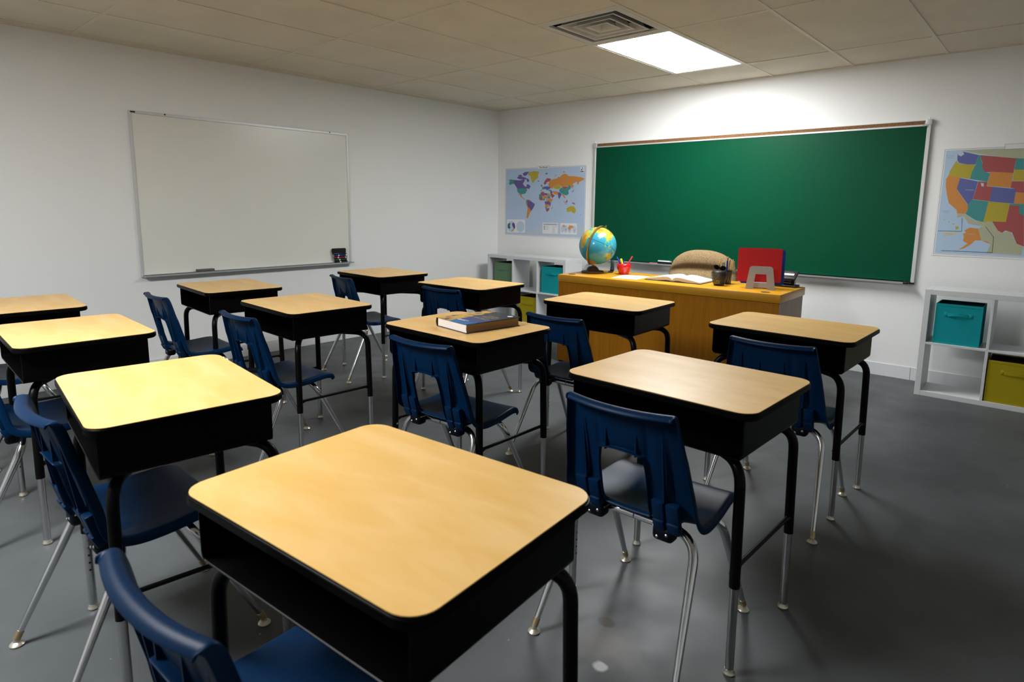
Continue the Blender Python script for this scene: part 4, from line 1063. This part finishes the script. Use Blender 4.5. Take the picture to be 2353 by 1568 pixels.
# ------------------------------------------------------------------ tweed office chair
m_tw = bpy.data.materials.new('tan_tweed'); m_tw.use_nodes = True; nt = m_tw.node_tree; n = nt.nodes; L = nt.links.new; b_ = n['Principled BSDF']
tc = n.new('ShaderNodeTexCoord'); v = n.new('ShaderNodeTexNoise'); v.inputs['Scale'].default_value = 260; v.inputs['Detail'].default_value = 2; L(tc.outputs['Object'], v.inputs['Vector'])
r = n.new('ShaderNodeValToRGB'); e = r.color_ramp.elements; e[0].position = .40; e[0].color = (.11, .068, .028, 1); e[1].position = .50; e[1].color = (.30, .215, .115, 1); L(v.outputs['Fac'], r.inputs['Fac']); L(r.outputs['Color'], b_.inputs['Base Color'])
b_.inputs['Roughness'].default_value = .95; b_.inputs['Specular IOR Level'].default_value = .15
bp = n.new('ShaderNodeBump'); bp.inputs['Strength'].default_value = .5; bp.inputs['Distance'].default_value = .003; L(v.outputs['Fac'], bp.inputs['Height']); L(bp.outputs['Normal'], b_.inputs['Normal'])
t = thing('office_chair', 'tan tweed office chair behind the oak desk', 'chair', (2.832, -.45, 0), math.radians(6))
def cushion(rows, nu, fn):
    bm = new(); g = []
    for v_ in range(rows+1): g.append([bm.verts.new(fn(-1+2*u/nu, v_/rows)) for u in range(nu+1)])
    for i in range(rows):
        for k in range(nu): bm.faces.new((g[i][k], g[i][k+1], g[i+1][k+1], g[i+1][k]))
    return bm, g
def backf(u, v):
    z = .47+.475*v; wz = .315*(1-.16*max(0, (v-.55)/.45)**2)*(1-.10*max(0, (.35-v)/.35))
    top = .955-.10*abs(u)**2.6 ; z = min(.47+(top-.47)*v, top)
    crease = math.exp(-((v-.66-.03*u*u)/.045)**2)*(1-abs(u)**4)
    y = -.115+.05*(u*u)*.8+.032*crease-.035*math.sin(PI*min(1, v/.62))*(1-.4*u*u)-.028*math.sin(PI*max(0, min(1, (v-.62)/.38)))*(1-.5*u*u)
    r = max(abs(u), 0); y += .055*max(0, (r-.86)/.14)**2+.05*max(0, (v-.92)/.08)**2+.05*max(0, (.06-v)/.06)**2
    return Vector((u*wz, y+.10*v, z))
bm, g = cushion(26, 26, backf)
def md(o): s = o.modifiers.new('s', 'SOLIDIFY'); s.thickness = .075; s.offset = -1; s.use_even_offset = False; u = o.modifiers.new('u', 'SUBSURF'); u.levels = 1; u.render_levels = 1
bmesh.ops.recalc_face_normals(bm, faces=bm.faces)
if sum(f.normal.y for f in bm.faces) > 0: bmesh.ops.reverse_faces(bm, faces=bm.faces)
obj('backrest', bm, m_tw, t, ang=None, bake_mods=md)
bm = new(); add_prism(bm, rrect(.50, .44, .10), .425, .505); bmesh.ops.bevel(bm, geom=[e for e in bm.edges if abs(e.verts[0].co.z-e.verts[1].co.z) < 1e-5], offset=.03, segments=4, affect='EDGES'); bmesh.ops.transform(bm, matrix=Matrix.Translation((0, -.12, 0)), verts=bm.verts); obj('seat', bm, m_tw, t)
bm = new(); add_lathe(bm, [(.03, .11), (.03, .30), (.02, .30), (.02, .42)], 16, (0, -.10, 0)); add_box(bm, -.10, .10, -.2, .0, .405, .4255, .004, 1); obj('gas_column', bm, M['black_plastic'], t)
bm = new(); add_tube(bm, fillet([(0, -.06, .412), (0, .09, .42), (0, .105, .58)], .06, 5), .018, 8); obj('back_bracket', bm, M['black_plastic'], t)
for k in range(5):
    a_ = 2*PI*k/5+.3; d = Vector((math.cos(a_), math.sin(a_), 0)); c_ = Vector((0, -.10, 0))
    bm = new(); add_tube(bm, [c_+d*.02+Vector((0, 0, .105)), c_+d*.16+Vector((0, 0, .088)), c_+d*.27+Vector((0, 0, .070))], [.024, .018, .013], 8); sp = obj('base_spoke', bm, M['black_plastic'], t)
    bm = new(); sd = Vector((-d.y, d.x, 0))
    for s in (-1, 1):
        add_lathe(bm, [(.012, -.008), (.026, -.007), (.027, 0), (.026, .007), (.012, .008)], 14, mx=Matrix.Translation(c_+d*.27+sd*s*.014+Vector((0, 0, .0272))) @ sd.to_track_quat('Z', 'Y').to_matrix().to_4x4())
    add_tube(bm, [c_+d*.27+Vector((0, 0, .027)), c_+d*.27+Vector((0, 0, .075))], .006, 8); obj('caster', bm, M['black_plastic'], sp)

# ------------------------------------------------------------------ thick book on a student desk
t = thing('hardcover_book', 'thick blue and gold hardcover lying on a student desk', 'book', (3.268, -3.617, .7726), math.radians(-8.2))
bw, bl, bh = .222, .294, .040
m_cov = bpy.data.materials.new('blue_gold_cover'); m_cov.use_nodes = True; nt = m_cov.node_tree; n = nt.nodes; L = nt.links.new; b_ = n['Principled BSDF']; b_.inputs['Roughness'].default_value = .25; b_.inputs['Specular IOR Level'].default_value = .22
tc = n.new('ShaderNodeTexCoord'); sx = n.new('ShaderNodeSeparateXYZ'); L(tc.outputs['Object'], sx.inputs[0])
r1 = n.new('ShaderNodeMapRange'); r1.inputs['From Min'].default_value = -bl/2; r1.inputs['From Max'].default_value = bl/2; L(sx.outputs['Y'], r1.inputs['Value'])
rp = n.new('ShaderNodeValToRGB'); e = rp.color_ramp.elements; e[0].position = .05; e[0].color = (.005, .14, .42, 1); e[1].position = .62; e[1].color = (.012, .014, .03, 1); q_ = e.new(.30); q_.color = (.02, .035, .22, 1); L(r1.outputs[0], rp.inputs['Fac'])
nz = n.new('ShaderNodeTexNoise'); nz.inputs['Scale'].default_value = 26; nz.inputs['Detail'].default_value = 5; L(tc.outputs['Object'], nz.inputs['Vector'])
gr = n.new('ShaderNodeValToRGB'); e = gr.color_ramp.elements; e[0].position = .36; e[0].color = (.10, .06, .08, 1); e[1].position = .56; e[1].color = (.78, .44, .05, 1); L(nz.outputs['Fac'], gr.inputs['Fac'])
ma = n.new('ShaderNodeMath'); ma.operation = 'MULTIPLY_ADD'; ma.inputs[1].default_value = -.05; L(nz.outputs['Fac'], ma.inputs[0]); L(sx.outputs['X'], ma.inputs[2])
mb_ = n.new('ShaderNodeMath'); mb_.operation = 'MULTIPLY_ADD'; mb_.inputs[1].default_value = .18; L(sx.outputs['Y'], mb_.inputs[0]); L(ma.outputs[0], mb_.inputs[2])
lt = n.new('ShaderNodeMath'); lt.operation = 'LESS_THAN'; lt.inputs[1].default_value = -.060; L(mb_.outputs[0], lt.inputs[0])
mx_ = n.new('ShaderNodeMix'); mx_.data_type = 'RGBA'; L(lt.outputs[0], mx_.inputs['Factor']); L(rp.outputs['Color'], mx_.inputs['A']); L(gr.outputs['Color'], mx_.inputs['B']); L(mx_.outputs['Result'], b_.inputs['Base Color'])
m_purp = mat('dark_violet_board', (.03, .018, .06), .3)
bm = new(); add_box(bm, -bw/2, bw/2, -bl/2, bl/2, bh-.0028, bh, .0007, 1); obj('front_cover', bm, m_cov, t, smooth=False)
bm = new(); add_box(bm, -bw/2, bw/2, -bl/2, bl/2, 0, .0028, .0007, 1); obj('back_cover', bm, m_purp, t, smooth=False)
m_fore = mat_wood('tan_fore_edge', (.20, .12, .055), (.30, .19, .095), .7, scale=(8, 8, 420), detail=3)
m_head = mat('white_page_edge', (.80, .76, .72), .7)
bm = new(); x0, x1, y0, y1 = -bw/2+.004, bw/2-.005, -bl/2+.005, bl/2-.005
prof = [(x0, .0029), (x1-.001, .0029)]+[(x1-.004*math.sin(PI*k/6), .0029+(bh-.0058)*k/6) for k in range(1, 6)]+[(x1-.001, bh-.0029), (x0, bh-.0029)]
add_prism(bm, prof, y0, y1, XZ)
for f in bm.faces:
    if f.calc_center_median().x > .098: f.material_index = 1
obj('page_block', bm, [m_head, m_fore], t, smooth=False)
bm = new(); prof = [(-bw/2+.0036, .0002), (-bw/2+.0004, .0002)]+[(-bw/2-.006*math.sin(PI*k/8), bh*k/8) for k in range(1, 8)]+[(-bw/2+.0004, bh-.0002), (-bw/2+.0036, bh-.0002)]+[(-bw/2+.0018-.006*math.sin(PI*k/8), bh*k/8) for k in range(7, 0, -1)]
add_prism(bm, prof, -bl/2, bl/2, XZ); obj('spine', bm, mat('dark_brown_spine', (.07, .04, .02), .35), t, ang=60)
m_gold = mat('gold_lettering', (.50, .40, .16), .4); bm = new()
for s_, sz, yy in (('VISUAL', .024, .052), ('HISTORY', .024, .026), ('OF THE', .013, .006), ('WORLD', .028, -.016)):
    append(bm, text_bm(s_, sz, .0001), Matrix.Translation((.040, yy, bh+.0002)))
obj('title', bm, m_gold, t, smooth=False)
bm = new(); add_lathe(bm, [(.013, 0), (.013, .0003)], 20, (.075, .118, bh)); add_box(bm, -.012, .000, -.106, -.088, bh, bh+.0003); add_box(bm, .004, .05, -.094, -.090, bh, bh+.0003); add_box(bm, .004, .038, -.104, -.100, bh, bh+.0003); obj('cover_emblem', bm, M['map_W'], t, smooth=False)

# ------------------------------------------------------------------ camera, world, view
def cam_axes(p, y, r):
    f = Vector((math.sin(y)*math.cos(p), math.cos(y)*math.cos(p), -math.sin(p))); rt_ = Vector((math.cos(y), -math.sin(y), 0)); up_ = rt_.cross(f)
    return rt_*math.cos(r)+up_*math.sin(r), -rt_*math.sin(r)+up_*math.cos(r), f
rt_, up_, f_ = cam_axes(.15400240, -.72746675, .01033413)
cam = bpy.data.objects.new('camera', bpy.data.cameras.new('camera')); COL.objects.link(cam)
cam.matrix_world = Matrix(((rt_.x, up_.x, -f_.x, 5.160309), (rt_.y, up_.y, -f_.y, -5.523154), (rt_.z, up_.z, -f_.z, 1.29215), (0, 0, 0, 1)))
cam.data.sensor_width = 36; cam.data.lens = 1423.0754/2353*36; cam.data.shift_y = -87.063/2353; cam.data.clip_start = .02
cam.data.dof.use_dof = True; cam.data.dof.focus_distance = 3.4; cam.data.dof.aperture_fstop = 5.6
scene.camera = cam
wd = bpy.data.worlds.new('dim_room'); scene.world = wd; wd.use_nodes = True
wd.node_tree.nodes['Background'].inputs[0].default_value = (0, 0, 0, 1)
scene.view_settings.view_transform = 'Standard'; scene.view_settings.look = 'None'; scene.view_settings.gamma = 1; scene.view_settings.use_curve_mapping = False
scene.view_settings.exposure = EXPOSURE
